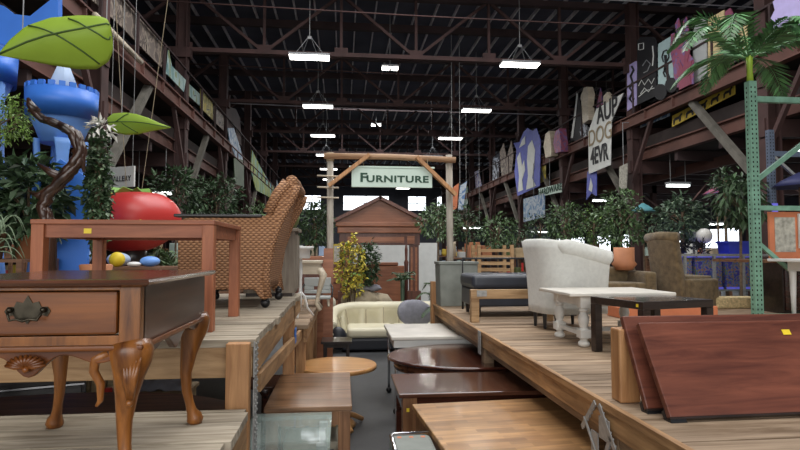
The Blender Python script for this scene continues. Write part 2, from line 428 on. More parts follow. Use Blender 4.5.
# transverse rafter beams between the trusses
rm = MB().b2((XL, -.08, ZR - .42), (XR, .08, ZR - .16))
rf = obj('rafter', rm, 'steel_red_dark'); tag(rf, 'dark cross rafter carrying the roof purlins between trusses', 'rafter', 'cross rafters')
for i, y in enumerate([b + 2.87 for b in BAYS]):
    o = rf if i == 0 else dup(rf)
    o.location.y = y
# trusses
XC = (-4.85, 9.45)
def truss():
    t = thing('roof_truss', 'x', 'roof truss', (0, 0, 0))
    z0, z1 = 7.95, ZR - .35
    obj('bottom_chord', MB().b2((XL, -.09, z0 - .065), (XR, .09, z0 + .065)), 'steel_red', t)
    obj('top_chord', MB().b2((XL, -.1, z1 - .1), (XR, .1, z1 + .1)), 'steel_red_dark', t)
    n = 12; st = (XR - XL) / n
    st = (XC[1] - XC[0]) / 6
    x = XC[0] - 3 * st; k = 0
    while x < XR - .2:
        obj('web_post', MB().bar((x, 0, z0), (x, 0, z1), .085, .085), 'steel_red', t)
        if x + st < XR:
            a = (x, 0, z1 if k % 2 else z0); c = (x + st, 0, z0 if k % 2 else z1)
            obj('web_diagonal', MB().bar(a, c, .09, .085, up=(0, 1, 0)), 'steel_red', t)
            obj('gusset_plate', MB().box((x + (0 if not k % 2 else 0), 0, z0 + .08), (.42, .12, .30)), 'steel_red', t)
        x += st; k += 1
    return t
tr = truss()
ords = ['nearest to the camera', 'above the pair of nearest big lamps', 'third from the camera, above the second pair of lamps', 'fourth from the camera', 'fifth from the camera', 'sixth from the camera', 'seventh from the camera', 'last before the far wall', 'against the far wall']
for i, y in enumerate(BAYS[1:]):
    o = tr if i == 0 else dup(tr)
    o.location = (0, y + .25, 0); o['label'] = 'rust brown steel roof truss, ' + ords[i]; o['group'] = 'roof trusses'
# sprinkler / cable rods crossing
for i, (y, z) in enumerate(((15.1, 8.35), (15.6, 9.35), (20.5, 8.45), (26, 8.5))):
    o = obj('ceiling_pipe', MB().tube([(XL, y, z + .25), (2, y, z), (XR, y, z - .1)], .020, 6), 'purlin_grey' if i % 2 else 'steel_red')
    tag(o, 'thin galvanised pipe crossing under the roof, %s' % ['the lower of the nearest two', 'the upper of the nearest two', 'behind the nearest lamps', 'far behind the lamps'][i], 'pipe')
# building columns
def column():
    t = thing('steel_column', 'x', 'column', (0, 0, 0))
    obj('column_shaft', MB().b2((-.15, -.03, 0), (.15, .03, ZR - .3)).b2((-.16, -.16, 0), (-.13, .16, ZR - .3)).b2((.13, -.16, 0), (.16, .16, ZR - .3)), 'steel_red', t)
    obj('base_plate', MB().b2((-.26, -.26, 0), (.26, .26, .04)), 'steel_red', t)
    obj('column_cap', MB().box((0, 0, 7.75), (.5, .3, .3)), 'steel_red', t)
    return t
cp = column(); k = 0
for s, x in enumerate(XC):
    for i, y in enumerate(BAYS):
        o = cp if k == 0 else dup(cp); k += 1
        o.location = (x, y, 0); o['group'] = 'columns of the %s gallery' % ('left', 'right')[s]
        o['label'] = 'rust brown steel column in the %s gallery row, %s' % (('left', 'right')[s], ['nearest the camera', 'second from the camera', 'third from the camera, beside the first painted boards', 'fourth from the camera', 'fifth from the camera', 'sixth from the camera', 'seventh from the camera', 'eighth from the camera', 'farthest from the camera'][i])

# mezzanine galleries
def gallery(side):
    X = XC[side] + (.2 if side == 0 else -.2); sgn = -1 if side == 0 else 1; Xw = XL if side == 0 else XR
    nm = ('left', 'right')[side]
    t = thing('mezzanine_gallery', 'long rust brown steel gallery along the %s side of the hall' % nm, 'gallery', (X, 0, 0), group='mezzanine galleries')
    y0, y1 = 3.0, YF
    def pt(n, m, ma): return obj(n, m, ma, t, world=True)
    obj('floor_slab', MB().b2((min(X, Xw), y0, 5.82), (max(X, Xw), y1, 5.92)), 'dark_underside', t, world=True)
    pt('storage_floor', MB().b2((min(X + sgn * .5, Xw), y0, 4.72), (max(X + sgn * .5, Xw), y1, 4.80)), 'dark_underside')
    fb = MB(); fb.b2((X - .02, y0, 5.78), (X + .02, y1, 6.12)); fb.b2((X - .1, y0, 6.10), (X + .1, y1, 6.14)); fb.b2((X - .1, y0, 5.76), (X + .1, y1, 5.80))
    y = y0
    while y < y1: fb.b2((X - .09, y, 5.78), (X + .09, y + .03, 6.12)); y += 1.44
    pt('fascia_beam', fb, 'steel_beam')
    x2 = X + sgn * .42
    lb = MB(); lb.b2((x2 - .02, y0, 4.72), (x2 + .02, y1, 5.06)); lb.b2((x2 - .1, y0, 5.04), (x2 + .1, y1, 5.08)); lb.b2((x2 - .1, y0, 4.70), (x2 + .1, y1, 4.74))
    pt('lower_beam', lb, 'steel_beam')
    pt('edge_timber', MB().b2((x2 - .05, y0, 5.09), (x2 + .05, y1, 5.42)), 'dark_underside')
    x3 = X + sgn * 1.6
    pt('inner_beam', MB().b2((x3 - .06, y0, 4.2), (x3 + .06, y1, 4.5)), 'steel_beam')
    for z, nmz in ((7.15, 'handrail'),):
        pt(nmz, MB().b2((X - .025, y0, z - .025), (X + .025, y1, z + .025)), 'steel_red_dark')
    y = y0 + .3
    while y < y1: pt('rail_post', MB().b2((X - .03, y - .03, 6.12), (X + .03, y + .03, 7.15)), 'steel_red_dark'); y += 1.92
    for b in BAYS:
        for d, ma in ((1, 'timber_brace'), (-1, 'steel_red')):
            if side == 1: d = d
            pt('diagonal_brace', MB().bar((X + sgn * .05, b + d * .12, 3.3 if d > 0 else 4.0), (X + sgn * .05, b + d * (2.5 if d > 0 else 1.3), 5.78), .16 if d > 0 else .1, .16 if d > 0 else .1), ma)
        # cross joists from the column back to the outer wall
        pt('cross_joist', MB().b2((min(X, Xw), b - .1, 5.42), (max(X, Xw), b + .1, 5.8)), 'steel_red')
        pt('cross_joist', MB().b2((min(X, Xw), b - .1, 4.3), (max(X, Xw), b + .1, 4.7)), 'steel_red')
        for dy in (1.92, 3.84):
            pt('cross_joist', MB().b2((min(x2, Xw), b + dy - .07, 4.42), (max(x2, Xw), b + dy + .07, 4.7)), 'steel_red_dark')
        xs_ = X + sgn * 4.2
        pt('gallery_post', MB().b2((xs_ - .1, b - .1, 0), (xs_ + .1, b + .1, 4.7)), 'steel_red')
        pt('tie_rod', MB().bar((x3, b + .2, 2.9), (x3, b + 3.2, 4.4), .05), 'steel_red')
        pt('tie_rod', MB().bar((x3, b - .2, 2.9), (x3, b - 2.5, 4.4), .05), 'steel_red')
    return t
gallery(0); gallery(1)
# back enclosure of the space under each gallery
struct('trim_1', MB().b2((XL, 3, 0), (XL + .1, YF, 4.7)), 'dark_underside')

# ------------------------------------------------------------ hall lamps
def hall_lamp():
    t = thing('hanging_lamp', 'x', 'lamp', (0, 0, 0), group='long white hall lamps')
    obj('housing', MB().b2((-.62, -.2, .02), (.62, .2, .09)), 'fixture', t)
    obj('diffuser', MB().b2((-.6, -.19, -.02), (.6, .19, .019)), 'lamp_face', t)
    for sx in (-1, 1):
        obj('hanging_wire', MB().bar((sx * .45, 0, .09), (sx * .06, 0, .62), .012).bar((sx * .25, .15, .09), (sx * .04, 0, .62), .012), 'fixture', t)
    obj('hook', MB().bar((0, 0, .6), (0, 0, 2.54), .02).b2((-.06, -.03, .58), (.06, .03, .66)), 'galv', t)
    return t
lp = hall_lamp(); k = 0
rowname = ['nearest', 'second', 'third', 'fourth', 'fifth', 'sixth', 'farthest']
for side, x in enumerate((-1.05, 5.6)):
    for i in range(7):
        y = 17.0 + 5.8 * i
        o = lp if k == 0 else dup(lp); k += 1
        o.location = (x, y, 7.72)
        o['label'] = 'lit rectangular lamp hanging from the roof, %s of the %s row' % (rowname[i], ('left', 'right')[side])
        area_light('lamp_light', (x, y, 7.68), (0, 0, 0), 1.15, .36, 60, (1, .96, .9))
for j, (px, py, Y, lab) in enumerate(((390, 68, 19.5, 'small twin lamp high in the middle of the roof between the two rows'), (376, 125, 33, 'small far lamp below the middle twin lamp'))):
    p = at(px, py, Y=Y); t = thing('twin_lamp', lab, 'lamp', p)
    obj('housing', MB().b2((-.3, -.1, .03), (.3, .1, .1)), 'fixture', t)
    obj('lens', MB().b2((-.28, -.09, -.06), (-.03, .09, .029)), 'lamp_face', t); obj('lens', MB().b2((.05, -.09, -.06), (.28, .09, .029)), 'lamp_face', t)
    obj('hanging_wire', MB().bar((0, 0, .1), (0, 0, ZR - p.z), .02), 'galv', t)

# lamps under the galleries
def tube_lamp(px, py, Y, L, lab, power=12):
    p = at(px, py, Y=Y)
    t = thing('tube_lamp', lab, 'lamp', p, group='strip lamps under the galleries')
    obj('housing', MB().b2((-L / 2, -.1, .03), (L / 2, .1, .1)), 'fixture', t)
    obj('tube', MB().b2((-L / 2 + .03, -.08, -.04), (L / 2 - .03, .08, .029)), 'lamp_tube', t)
    hz = (4.73 - p.z) if (p.x > 9.75 or p.x < -5.2) and p.z < 4.6 else (ZR - p.z)
    obj('hanging_wire', MB().bar((-L / 3, 0, .1), (-L / 3, 0, hz), .015).bar((L / 3, 0, .1), (L / 3, 0, hz), .015), 'galv', t)
    if power: area_light('tube_light', (p.x, p.y, p.z - .06), (0, 0, 0), L, .15, power, (.95, 1, .97))
tube_lamp(678, 185.5, 15.8, .72, 'lit strip lamp above the tree beside the tall brown chair', 14)
tube_lamp(600, 200.5, 23, .65, 'lit strip lamp under the right gallery, just below the crowned banner')
tube_lamp(603, 186, 25, .75, 'lit strip lamp behind the cloth banner and left of the paper strip sign', 0)
tube_lamp(790, 149, 13, .7, 'lit strip lamp at the right edge behind the blue rack')
tube_lamp(716, 224, 20, .55, 'bright strip lamp low behind the potted tree and the parasol', 0)
tube_lamp(553, 185, 34, .7, 'small lit strip lamp under the hardware sign', 0)
tube_lamp(562, 210, 34, .8, 'small lit strip lamp below and behind the hardware sign', 0)
tube_lamp(473, 228, 30, 1.1, 'strip lamp low behind the slatted rack', 0)
tube_lamp(152, 193, 16.3, 1.1, 'lit strip lamp behind the giant red tomato', 14)
tube_lamp(540, 232, 34, 1.1, 'small lamp far behind the right trees', 0)

# ============================================================ WOODEN PLATFORMS
def boards(x0, x1, y0, y1, z, pitch=.14, th=.035, seed=1):
    r = random.Random(seed); m = MB(); y = y0
    while y < y1 - .02:
        w_ = min(pitch, y1 - y); j = r.uniform(-.008, .008)
        m.b2((x0 + j if x0 > -2 or True else x0, y + .003, z - th), (x1 + r.uniform(-.012, .012), y + w_ - .004, z + r.uniform(-.002, .002))); y += pitch
    return m
def bracket(parent, M, n=9, w_=.09, h_=.26):
    m = MB(); m.box((0, 0, 0), (w_, .006, h_), M=M)
    for i in range(n):
        for q in (-1, 1):
            m.lathe([(.006, 0), (.006, .005), (.001, .006)], (0, 0, 0), 6, M=M @ Matrix.Translation((q * w_ * .3, -.003, -h_ / 2 + h_ * (i + .5) / n)) @ Matrix.Rotation(PI / 2, 4, 'X'))
    return obj('metal_bracket', m, 'galv', parent, world=True)
RX = 1.22; ZD = 1.05; ZU = 1.36
# --- right platform
d = thing('wooden_platform', 'long weathered plank platform on the right, carrying the white settee', 'platform', (4.5, 4, 0))
obj('deck_boards', boards(RX, 9.0, .7, 7.6, ZD, seed=3), 'deck_wood', d, world=True)
m = MB().b2((RX + .002, .7, ZD - .135), (RX + .04, 7.6, ZD - .036))
obj('fascia', m, 'lumber', d, world=True, bevel=.004)
m = MB().b2((RX + .045, .7, ZD - .20), (RX + .09, 7.6, ZD - .04))
obj('lower_beam', m, 'lumber_old', d, world=True, bevel=.004)
obj('border_board', MB().b2((RX - .01, .7, ZD - .034), (RX + .02, 7.6, ZD + .003)), 'lumber', d, world=True, bevel=.003)
for y in (1.4, 3.1, 4.86, 6.3, 7.5):
    obj('joist', MB().b2((RX + .09, y - .02, ZD - .19), (8.9, y + .02, ZD - .04)), 'lumber_old', d, world=True)
for (x, y) in ((1.30, 2.52), (1.28, 4.86), (1.28, 7.42), (4.5, .9), (4.5, 4.2), (4.5, 7.4), (8.8, .9), (8.8, 4.2), (8.8, 7.4)):
    obj('leg', MB().b2((x - .045, y - .045, 0), (x + .045, y + .045, ZD - .04)), 'lumber_old', d, world=True, bevel=.004)
for (y, z_, lean, h_) in ((2.47, -.10, .75, .22), (2.66, -.10, -.75, .22), (2.47, -.20, -.5, .14)):
    bracket(d, Matrix.Translation((RX - .016, y, ZD + z_)) @ Matrix.Rotation(PI / 2, 4, 'Z') @ Matrix.Rotation(lean, 4, 'Y'), 7, .026, h_)
bracket(d, Matrix.Translation((RX - .013, 2.50, ZD - .12)) @ Matrix.Rotation(PI / 2, 4, 'Z'), 5, .10, .10)
bracket(d, Matrix.Translation((RX - .013, 2.60, ZD - .21)) @ Matrix.Rotation(PI / 2, 4, 'Z'), 4, .07, .10)
bracket(d, Matrix.Translation((RX - .014, 4.86, ZD - .10)) @ Matrix.Rotation(PI / 2, 4, 'Z'), 6, .09, .2)
obj('tie_rod', MB().bar((RX - .02, 2.70, ZD - .12), (RX - .01, 2.40, ZD - .46), .010), 'galv', d, world=True)
# corner posts that stand up through the platform
p = thing('deck_post', 'short square orange timber post rising from the right platform edge beside leaning table tops', 'post', (1.33, 2.53, ZD))
obj('post_shaft', MB().b2((-.05, -.045, 0), (.05, .045, .34)), 'post_wood', p, bevel=.008)
bracket(p, Matrix.Translation((1.40, 2.48, ZD + .25)) @ Matrix.Rotation(.3, 4, 'Y'), 4, .035, .07)
p = thing('timber_rail', 'pale timber barrier rail on a square post in front of the navy ottoman', 'rail', (1.32, 5.48, ZD))
obj('post_shaft', MB().b2((-.05, -.05, 0), (.03, .03, .325)), 'lumber_end', p, bevel=.005)
obj('rail_board', MB().b2((-.06, -.07, .235), (.80, -.03, .327)), 'lumber_end', p, bevel=.004)
obj('post_shaft', MB().b2((.74, -.02, 0), (.80, .03, .325)), 'lumber_end', p, bevel=.005)
obj('metal_bracket', MB().b2((.0, -.077, .26), (.10, -.07, .32)), 'galv', p)
p = thing('deck_post', 'rough brown timber post at the far left corner of the right platform', 'post', (1.24, 7.5, ZD))
obj('post_shaft', MB().b2((-.05, -.05, -.3), (.05, .05, .30)), 'post_wood', p, bevel=.005)

# --- near left platform (lower)
d = thing('wooden_platform', 'low grey plank platform at the lower left, under the cherry drawer table', 'platform', (-2.4, 1.6, 0))
m = boards(-4.6, -.40, .9, 2.47, 1.08, pitch=.19, seed=5)
obj('deck_boards', m, 'deck_wood_grey', d, world=True)
obj('fascia', MB().b2((-.44, .9, .9), (-.405, 2.47, 1.044)), 'lumber', d, world=True, bevel=.004)
obj('back_beam', MB().b2((-4.6, 2.42, .88), (-.45, 2.465, 1.044)), 'lumber_end', d, world=True)
for (x, y) in ((-.5, 1.0), (-.5, 2.37), (-2.5, 1.0), (-2.5, 2.37), (-4.5, 1.0), (-4.5, 2.37)):
    obj('leg', MB().b2((x - .045, y - .045, 0), (x + .045, y + .045, 1.044)), 'lumber_old', d, world=True)
# --- upper left platform
d = thing('wooden_platform', 'raised plank platform on the left, carrying the wicker armchair', 'platform', (-3, 4, 0))
obj('deck_boards', boards(-6.2, -.385, 2.56, 5.35, ZU, pitch=.13, seed=9), 'deck_wood_grey', d, world=True)
obj('front_beam', MB().b2((-6.2, 2.565, ZU - .17), (-.40, 2.605, ZU - .036)), 'lumber_end', d, world=True, bevel=.004)
obj('fascia', MB().b2((-.43, 2.61, ZU - .17), (-.395, 5.35, ZU - .036)), 'lumber', d, world=True, bevel=.004)
for (x, y) in ((-.45, 2.6), (-.44, 4.7), (-3, 2.66), (-6.1, 2.66), (-3, 5.2), (-6.1, 5.2)):
    if y == 2.6:
        obj('leg', MB().b2((x - .055, y - .1, 0), (x + .045, y - .04, ZU - .01)), 'post_wood', d, world=True, bevel=.005)
    else:
        obj('leg', MB().b2((x - .045, y - .045, 0), (x + .045, y + .045, ZU - .04)), 'post_wood', d, world=True, bevel=.004)
obj('diagonal_brace', MB().bar((-.40, 2.72, 1.13), (-.40, 7.6, .83), .03, .085, up=(0, 0, 1)), 'lumber', d, world=True)
for z in (1.27, 1.10, .93):
    bracket(d, Matrix.Translation((-.392, 2.60, z)) @ Matrix.Rotation(PI / 2, 4, 'Z'), 6, .085, .16)
# --- far left platform, lower
d = thing('wooden_platform', 'far plank platform behind the wicker armchair, under the grey shell chair', 'platform', (-3, 6.5, 0))
obj('deck_boards', boards(-4.4, -.33, 5.4, 8.72, 1.05, seed=11), 'deck_wood', d, world=True)
obj('fascia', MB().b2((-.37, 5.4, .89), (-.34, 7.9, 1.014)), 'lumber', d, world=True)
for (x, y) in ((-.40, 5.5), (-.40, 6.9), (-.4, 7.85), (-4.3, 5.5), (-4.3, 7.85)):
    obj('leg', MB().b2((x - .045, y - .045, 0), (x + .045, y + .045, 1.014)), 'post_wood', d, world=True)
t_ = obj('blue_tape', MB().b2((-.39, 4.64, 1.0), (-.383, 4.76, 1.12)), 'tape_blue'); tag(t_, 'strip of blue tape on the left platform post', 'tape')

# ============================================================ LEFT FURNITURE
# cherry end table with cabriole legs
T = thing('end_table', 'cherry wood drawer table with carved cabriole legs and a brass pull, at the lower left', 'table', (-.98, 1.95, 1.08))
tx0, tx1, ty0, ty1 = -.14, .43, -.36, .36      # half extents of carcass in local x / y
TH = .597; CB = .415
def toploop(ins, z):
    return [Vector((x, y, z)) for x, y in ((tx0 - .035 + ins, ty0 - .035 + ins), (tx1 + .035 - ins, ty0 - .035 + ins), (tx1 + .035 - ins, ty1 + .035 - ins), (tx0 - .035 + ins, ty1 + .035 - ins))]
m = MB(); loops = [toploop(.02, TH - .022), toploop(.006, TH - .016), toploop(0, TH - .009), toploop(.004, TH - .002), toploop(.012, TH)]
vs = [p for l in loops for p in l]; fs = [(0, 3, 2, 1), tuple(range(16, 20))]
for i in range(4):
    for k in range(4): a = i * 4 + k; b_ = i * 4 + (k + 1) % 4; fs.append((a, b_, b_ + 4, a + 4))
m.add(vs, fs); obj('tabletop', m, 'mahogany', T)
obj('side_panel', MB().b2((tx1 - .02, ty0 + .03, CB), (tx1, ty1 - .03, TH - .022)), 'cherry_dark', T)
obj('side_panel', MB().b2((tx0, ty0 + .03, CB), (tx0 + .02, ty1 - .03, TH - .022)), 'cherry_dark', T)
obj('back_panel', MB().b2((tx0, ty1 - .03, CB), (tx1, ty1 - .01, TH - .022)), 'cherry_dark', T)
obj('front_frame', MB().b2((tx1 - .055, ty0, CB), (tx1, ty0 + .04, TH - .022)).b2((tx0, ty0, CB), (tx0 + .075, ty0 + .04, TH - .022)).b2((tx0 + .075, ty0 + .003, CB), (tx1 - .055, ty0 + .03, CB + .028)).b2((tx0 + .075, ty0 + .003, TH - .032), (tx1 - .055, ty0 + .03, TH - .022)), 'cherry_leg', T, bevel=.002)
dr = obj('drawer', MB().b2((tx0 + .079, ty0 - .006, CB + .032), (tx1 - .059, ty0 + .02, TH - .035)), 'cherry', T, bevel=.006)
hc = Vector(((tx0 + tx1) / 2, ty0 - .008, .512))
hx = hc.x
pull = MB()
out = [(-.058, 0), (-.05, .012), (-.034, .012), (-.028, .026), (-.012, .022), (0, .042), (.012, .022), (.028, .026), (.034, .012), (.05, .012), (.058, 0), (.05, -.014), (.036, -.010), (.024, -.026), (.010, -.022), (0, -.034), (-.010, -.022), (-.024, -.026), (-.036, -.010), (-.05, -.014)]
pull.prism([(hc.x + a, hc.z + b) for a, b in out], .002, M=Matrix.Translation((0, hc.y - .001, 0)))
hb = obj('drawer_pull', pull, 'brass_old', dr)
bl = MB(); bl.tube([(hc.x - .042, hc.y - .004, hc.z + .004), (hc.x - .042, hc.y - .016, hc.z - .004), (hc.x - .034, hc.y - .02, hc.z - .022), (hc.x - .015, hc.y - .022, hc.z - .018), (hc.x, hc.y - .022, hc.z - .024), (hc.x + .015, hc.y - .022, hc.z - .018), (hc.x + .034, hc.y - .02, hc.z - .022), (hc.x + .042, hc.y - .016, hc.z - .004), (hc.x + .042, hc.y - .004, hc.z + .004)], .0035, 6)
for q in (-1, 1): bl.ball((hc.x + q * .042, hc.y - .006, hc.z + .004), .008, 10, 6)
obj('drawer_bail', bl, 'brass_old', dr)
# scalloped apron with shell
def apron(x0, x1, amp=1.0):
    n = 40; poly = [(x0, CB)]
    for i in range(n + 1):
        u = i / n; s_ = abs(u - .5) * 2
        dz = .035 + .012 * math.cos(s_ * 9.0) + .035 * math.exp(-(s_ / .16) ** 2) + (.03 if s_ > .9 else 0) * (s_ - .9) * 10
        poly.append((x0 + (x1 - x0) * u, CB - dz * amp))
    poly.append((x1, CB)); return poly
obj('apron', MB().prism(apron(tx0 + .03, tx1 - .03)[::-1], .022, M=Matrix.Translation((0, ty0 + .004, 0))), 'cherry', T, bevel=.003)
Ms = Matrix.Translation((tx1 - .004, (ty0 + ty1) / 2, 0)) @ Matrix.Rotation(PI / 2, 4, 'Z')
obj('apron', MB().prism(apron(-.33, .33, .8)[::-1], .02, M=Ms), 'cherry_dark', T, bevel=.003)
obj('apron_moulding', MB().b2((tx0 - .008, ty0 - .014, CB - .012), (tx1 + .012, ty0 + .01, CB + .004)).b2((tx1, ty0, CB - .012), (tx1 + .014, ty1, CB + .004)), 'cherry', T, bevel=.006)
sh = MB()
for k in range(-5, 6):
    a = k * .27; sh.tube([(hx, ty0 - .004, .362), (hx + .024 * math.sin(a), ty0 - .014, .362 + .018 * math.cos(a)), (hx + .052 * math.sin(a), ty0 - .008, .362 + .034 * math.cos(a))], [.003, .007, .0045], 6)
sh.ball((hx, ty0 - .008, .358), .009, 10, 6)
obj('carved_shell', sh, 'cherry', T)
def cabriole(px_, py_, dx, dy, H=.418):
    """leg bulging outward (dx,dy), pad foot"""
    prof = [(0.0, .020, .054), (.05, .026, .058), (.12, .024, .053), (.22, .014, .041), (.34, .004, .031), (.52, -.006, .0215), (.68, -.002, .018), (.80, .010, .0165), (.88, .020, .019), (.93, .030, .028), (.965, .034, .032), (1.0, .034, .026)]
    g = MB(); pts = []; rs = []
    for (u, off, r_) in prof: pts.append(Vector((px_ + dx * off, py_ + dy * off, H * (1 - u)))); rs.append(r_)
    g.tube(pts, rs, 14); return g
for (qx, qy) in ((1, -1), (-1, -1), (1, 1), (-1, 1)):
    x_ = (tx1 - .05) if qx > 0 else (tx0 + .05); y_ = (ty0 + .05) if qy < 0 else (ty1 - .05)
    lg = obj('leg', cabriole(x_, y_, qx * .75, qy * .75), 'cherry_leg', T)
    if qy < 0:
        kn = MB(); kx, ky = x_ + qx * .05, y_ - .055
        for k in range(-2, 3):
            a = k * .33; kn.tube([(x_ + qx * .028 + k * .003, ky + .008, .27), (x_ + qx * .034 + .018 * math.sin(a), ky - .012, .325), (x_ + qx * .034 + .036 * math.sin(a), ky - .004, .385)], [.004, .009, .005], 6)
        kn.ball((x_ + qx * .026, ky + .010, .26), .011, 8, 6)
        kn.tube([(x_ - qx * .035, y_ - .03, .395), (x_ - qx * .07, y_ - .034, .378), (x_ - qx * .074, y_ - .032, .345), (x_ - qx * .056, y_ - .03, .31), (x_ - qx * .056, y_ - .03, .265), (x_ - qx * .066, y_ - .03, .25)], [.02, .015, .013, .012, .008, .004], 8)
        obj('knee_carving', kn, 'cherry_leg', lg)

# reddish side table on the upper platform
a = at(49, 328, Z=ZU); t = thing('side_table', 'plain reddish wooden side table with square legs and a yellow sticker, before the wicker armchair', 'table', (-1.05, 3.15, ZU))
w2, d2, H = .425, .36, .545
obj('tabletop', MB().b2((-w2, -d2, H - .022), (w2, d2, H)), 'red_wood', t, bevel=.003)
obj('apron', MB().b2((-w2 + .05, -d2 + .02, H - .085), (w2 - .05, -d2 + .045, H - .022)).b2((-w2 + .05, d2 - .045, H - .085), (w2 - .05, d2 - .02, H - .022)).b2((w2 - .045, -d2 + .05, H - .085), (w2 - .02, d2 - .05, H - .022)).b2((-w2 + .02, -d2 + .05, H - .085), (-w2 + .045, d2 - .05, H - .022)), 'red_wood', t)
for qx in (-1, 1):
    for qy in (-1, 1):
        obj('leg', MB().b2((qx * w2 - qx * .06, qy * d2 - qy * .06, 0), (qx * w2 - qx * .003, qy * d2 - qy * .003, H - .023)), 'red_wood_z', t, bevel=.003)
obj('price_sticker', MB().b2((-.19, -d2 + .0185, H - .066), (-.155, -d2 + .0195, H - .042)), 'yellow', t)

# wicker armchair, facing left
t = thing('wicker_armchair', 'woven wicker armchair on black casters, seen from its right side on the raised platform', 'armchair', (-.76, 4.33, ZU), rz=0)
# local: faces -x. side shells at y=-.36 and .36
def side_shell(y0, y1):
    prof = [(-.36, .09), (-.37, .60), (-.30, .63), (.12, .63), (.22, .64), (.33, .86), (.375, .895), (.425, .86), (.335, .62), (.265, .42), (.235, .25), (.25, .08), (.225, .055), (.19, .07), (.15, .13), (-.24, .13), (-.29, .075), (-.33, .06)]
    return MB().prism(prof[::-1], y1 - y0, M=Matrix.Translation((0, y0, 0)))
obj('side_panel', side_shell(-.40, -.33), 'wicker', t, bevel=.02, seg=3)
obj('side_panel', side_shell(.33, .40), 'wicker', t, bevel=.02, seg=3)
def bk(u, v):
    z = .13 + .75 * v; x_ = .20 + .17 * v * v
    return (x_ + .03 * math.sin(PI * v), -.36 + .72 * u, z + .03 * math.sin(PI * u) * v)
obj('backrest', MB().grid(bk, 12, 12), 'wicker', t, solid=.06)
def roll(y_):
    return [(.205, y_, .655), (.26, y_, .82), (.31, y_, .925), (.345, y_, .94), (.375, y_, .90)]
edge = MB()
for y_ in (-.385, .385):
    edge.tube([(.245, y_, .07), (.225, y_, .22), (.255, y_, .42), (.325, y_, .62), (.42, y_, .80), (.435, y_, .86)], .028, 10)
edge.tube([(.40, -.385, .885), (.39, -.2, .90), (.39, 0, .91), (.39, .2, .90), (.40, .385, .885)], .045, 12)
for y_ in (-.385, .385): edge.tube([(.24, y_, .66), (.30, y_, .79), (.37, y_, .88)], .04, 10)
obj('braided_edge', edge, 'wicker', t)
obj('arm_cap', MB().b2((-.39, -.42, .63), (.20, -.31, .65)), 'black_leg', t, bevel=.006)
obj('arm_cap', MB().b2((-.39, .31, .63), (.20, .42, .65)), 'black_leg', t, bevel=.006)
obj('seat', MB().b2((-.35, -.33, .16), (.20, .33, .36)), 'wicker', t, bevel=.02)
obj('seat_cushion', MB().b2((-.36, -.32, .36), (.20, .32, .47)), 'navy_vinyl', t, bevel=.03, seg=3)
for (x_, y_) in ((-.27, -.34), (.22, -.34), (-.27, .34), (.24, .30)):
    obj('caster', MB().ball((x_, y_, .034), .034, 14, 8, sx=1, sy=.8).bar((x_, y_, .03), (x_, y_, .11), .02).ball((x_, y_, .075), .028, 12, 6), 'black_leg', t)

# cabinet behind the wicker chair
p = at(292, 294, Z=ZU); t = thing('cabinet', 'grey-brown wooden cabinet behind the wicker armchair', 'cabinet', (-.56, 5.13, ZU))
obj('carcass', MB().b2((-.30, -.17, .03), (.14, .17, .57)), 'grey_cabinet', t, bevel=.004)
obj('cabinet_top', MB().b2((-.33, -.20, .57), (.17, .19, .60)), 'grey_cabinet', t, bevel=.004)
obj('door', MB().b2((.14, -.15, .06), (.155, .15, .54)), 'grey_cabinet', t)
obj('plinth', MB().b2((-.28, -.16, 0), (.12, .16, .03)), 'espresso', t)
t = thing('basket', 'small woven basket on top of the grey-brown cabinet', 'basket', (-.50, 5.1, ZU + .60))
obj('basket_body', MB().lathe([(.07, 0), (.10, .05), (.11, .11), (.10, .115), (.09, .06), (.02, .02)], n=16), 'olive', t)

# white pedestal plant stand with spindly legs
p = at(304, 318, Z=1.05)
t = thing('pedestal_stand', 'white pedestal stand with a round drum top, at the far left platform edge', 'stand', (-.45, 6.05, 1.05))
H = .76
obj('drum', MB().lathe([(.095, H - .13), (.10, H - .12), (.10, H - .04), (.135, H - .03), (.14, H), (.0, H)], n=24), 'white_plain', t)
obj('stem', MB().lathe([(.012, .10), (.02, .2), (.015, .4), (.022, .5), (.015, H - .13)], n=12), 'white_plain', t)
for k in range(3):
    a_ = k * 2 * PI / 3 + .4; c_, s_ = math.cos(a_), math.sin(a_)
    obj('leg', MB().tube([(0, 0, .28), (.05 * c_, .05 * s_, .22), (.08 * c_, .08 * s_, .10), (.15 * c_, .15 * s_, .012)], [.012, .013, .012, .012], 8), 'white_plain', t)
# carved beige side table with cabriole legs
t = thing('carved_table', 'bleached wood side table with tall curvy legs, behind the white pedestal stand', 'table', (-.42, 6.75, 1.05))
obj('tabletop', MB().b2((-.24, -.18, .56), (.18, .18, .60)), 'bleached', t, bevel=.01)
obj('apron', MB().b2((-.22, -.16, .44), (.16, .16, .56)), 'bleached', t)
for qx in (-1, 1):
    for qy in (-1, 1):
        obj('leg', MB().tube([(-.03 + qx * .17, qy * .14, .50), (-.03 + qx * .22, qy * .16, .42), (-.03 + qx * .17, qy * .14, .22), (-.03 + qx * .14, qy * .13, .1), (-.03 + qx * .19, qy * .15, .015)], [.035, .04, .024, .02, .026], 10), 'bleached', t)
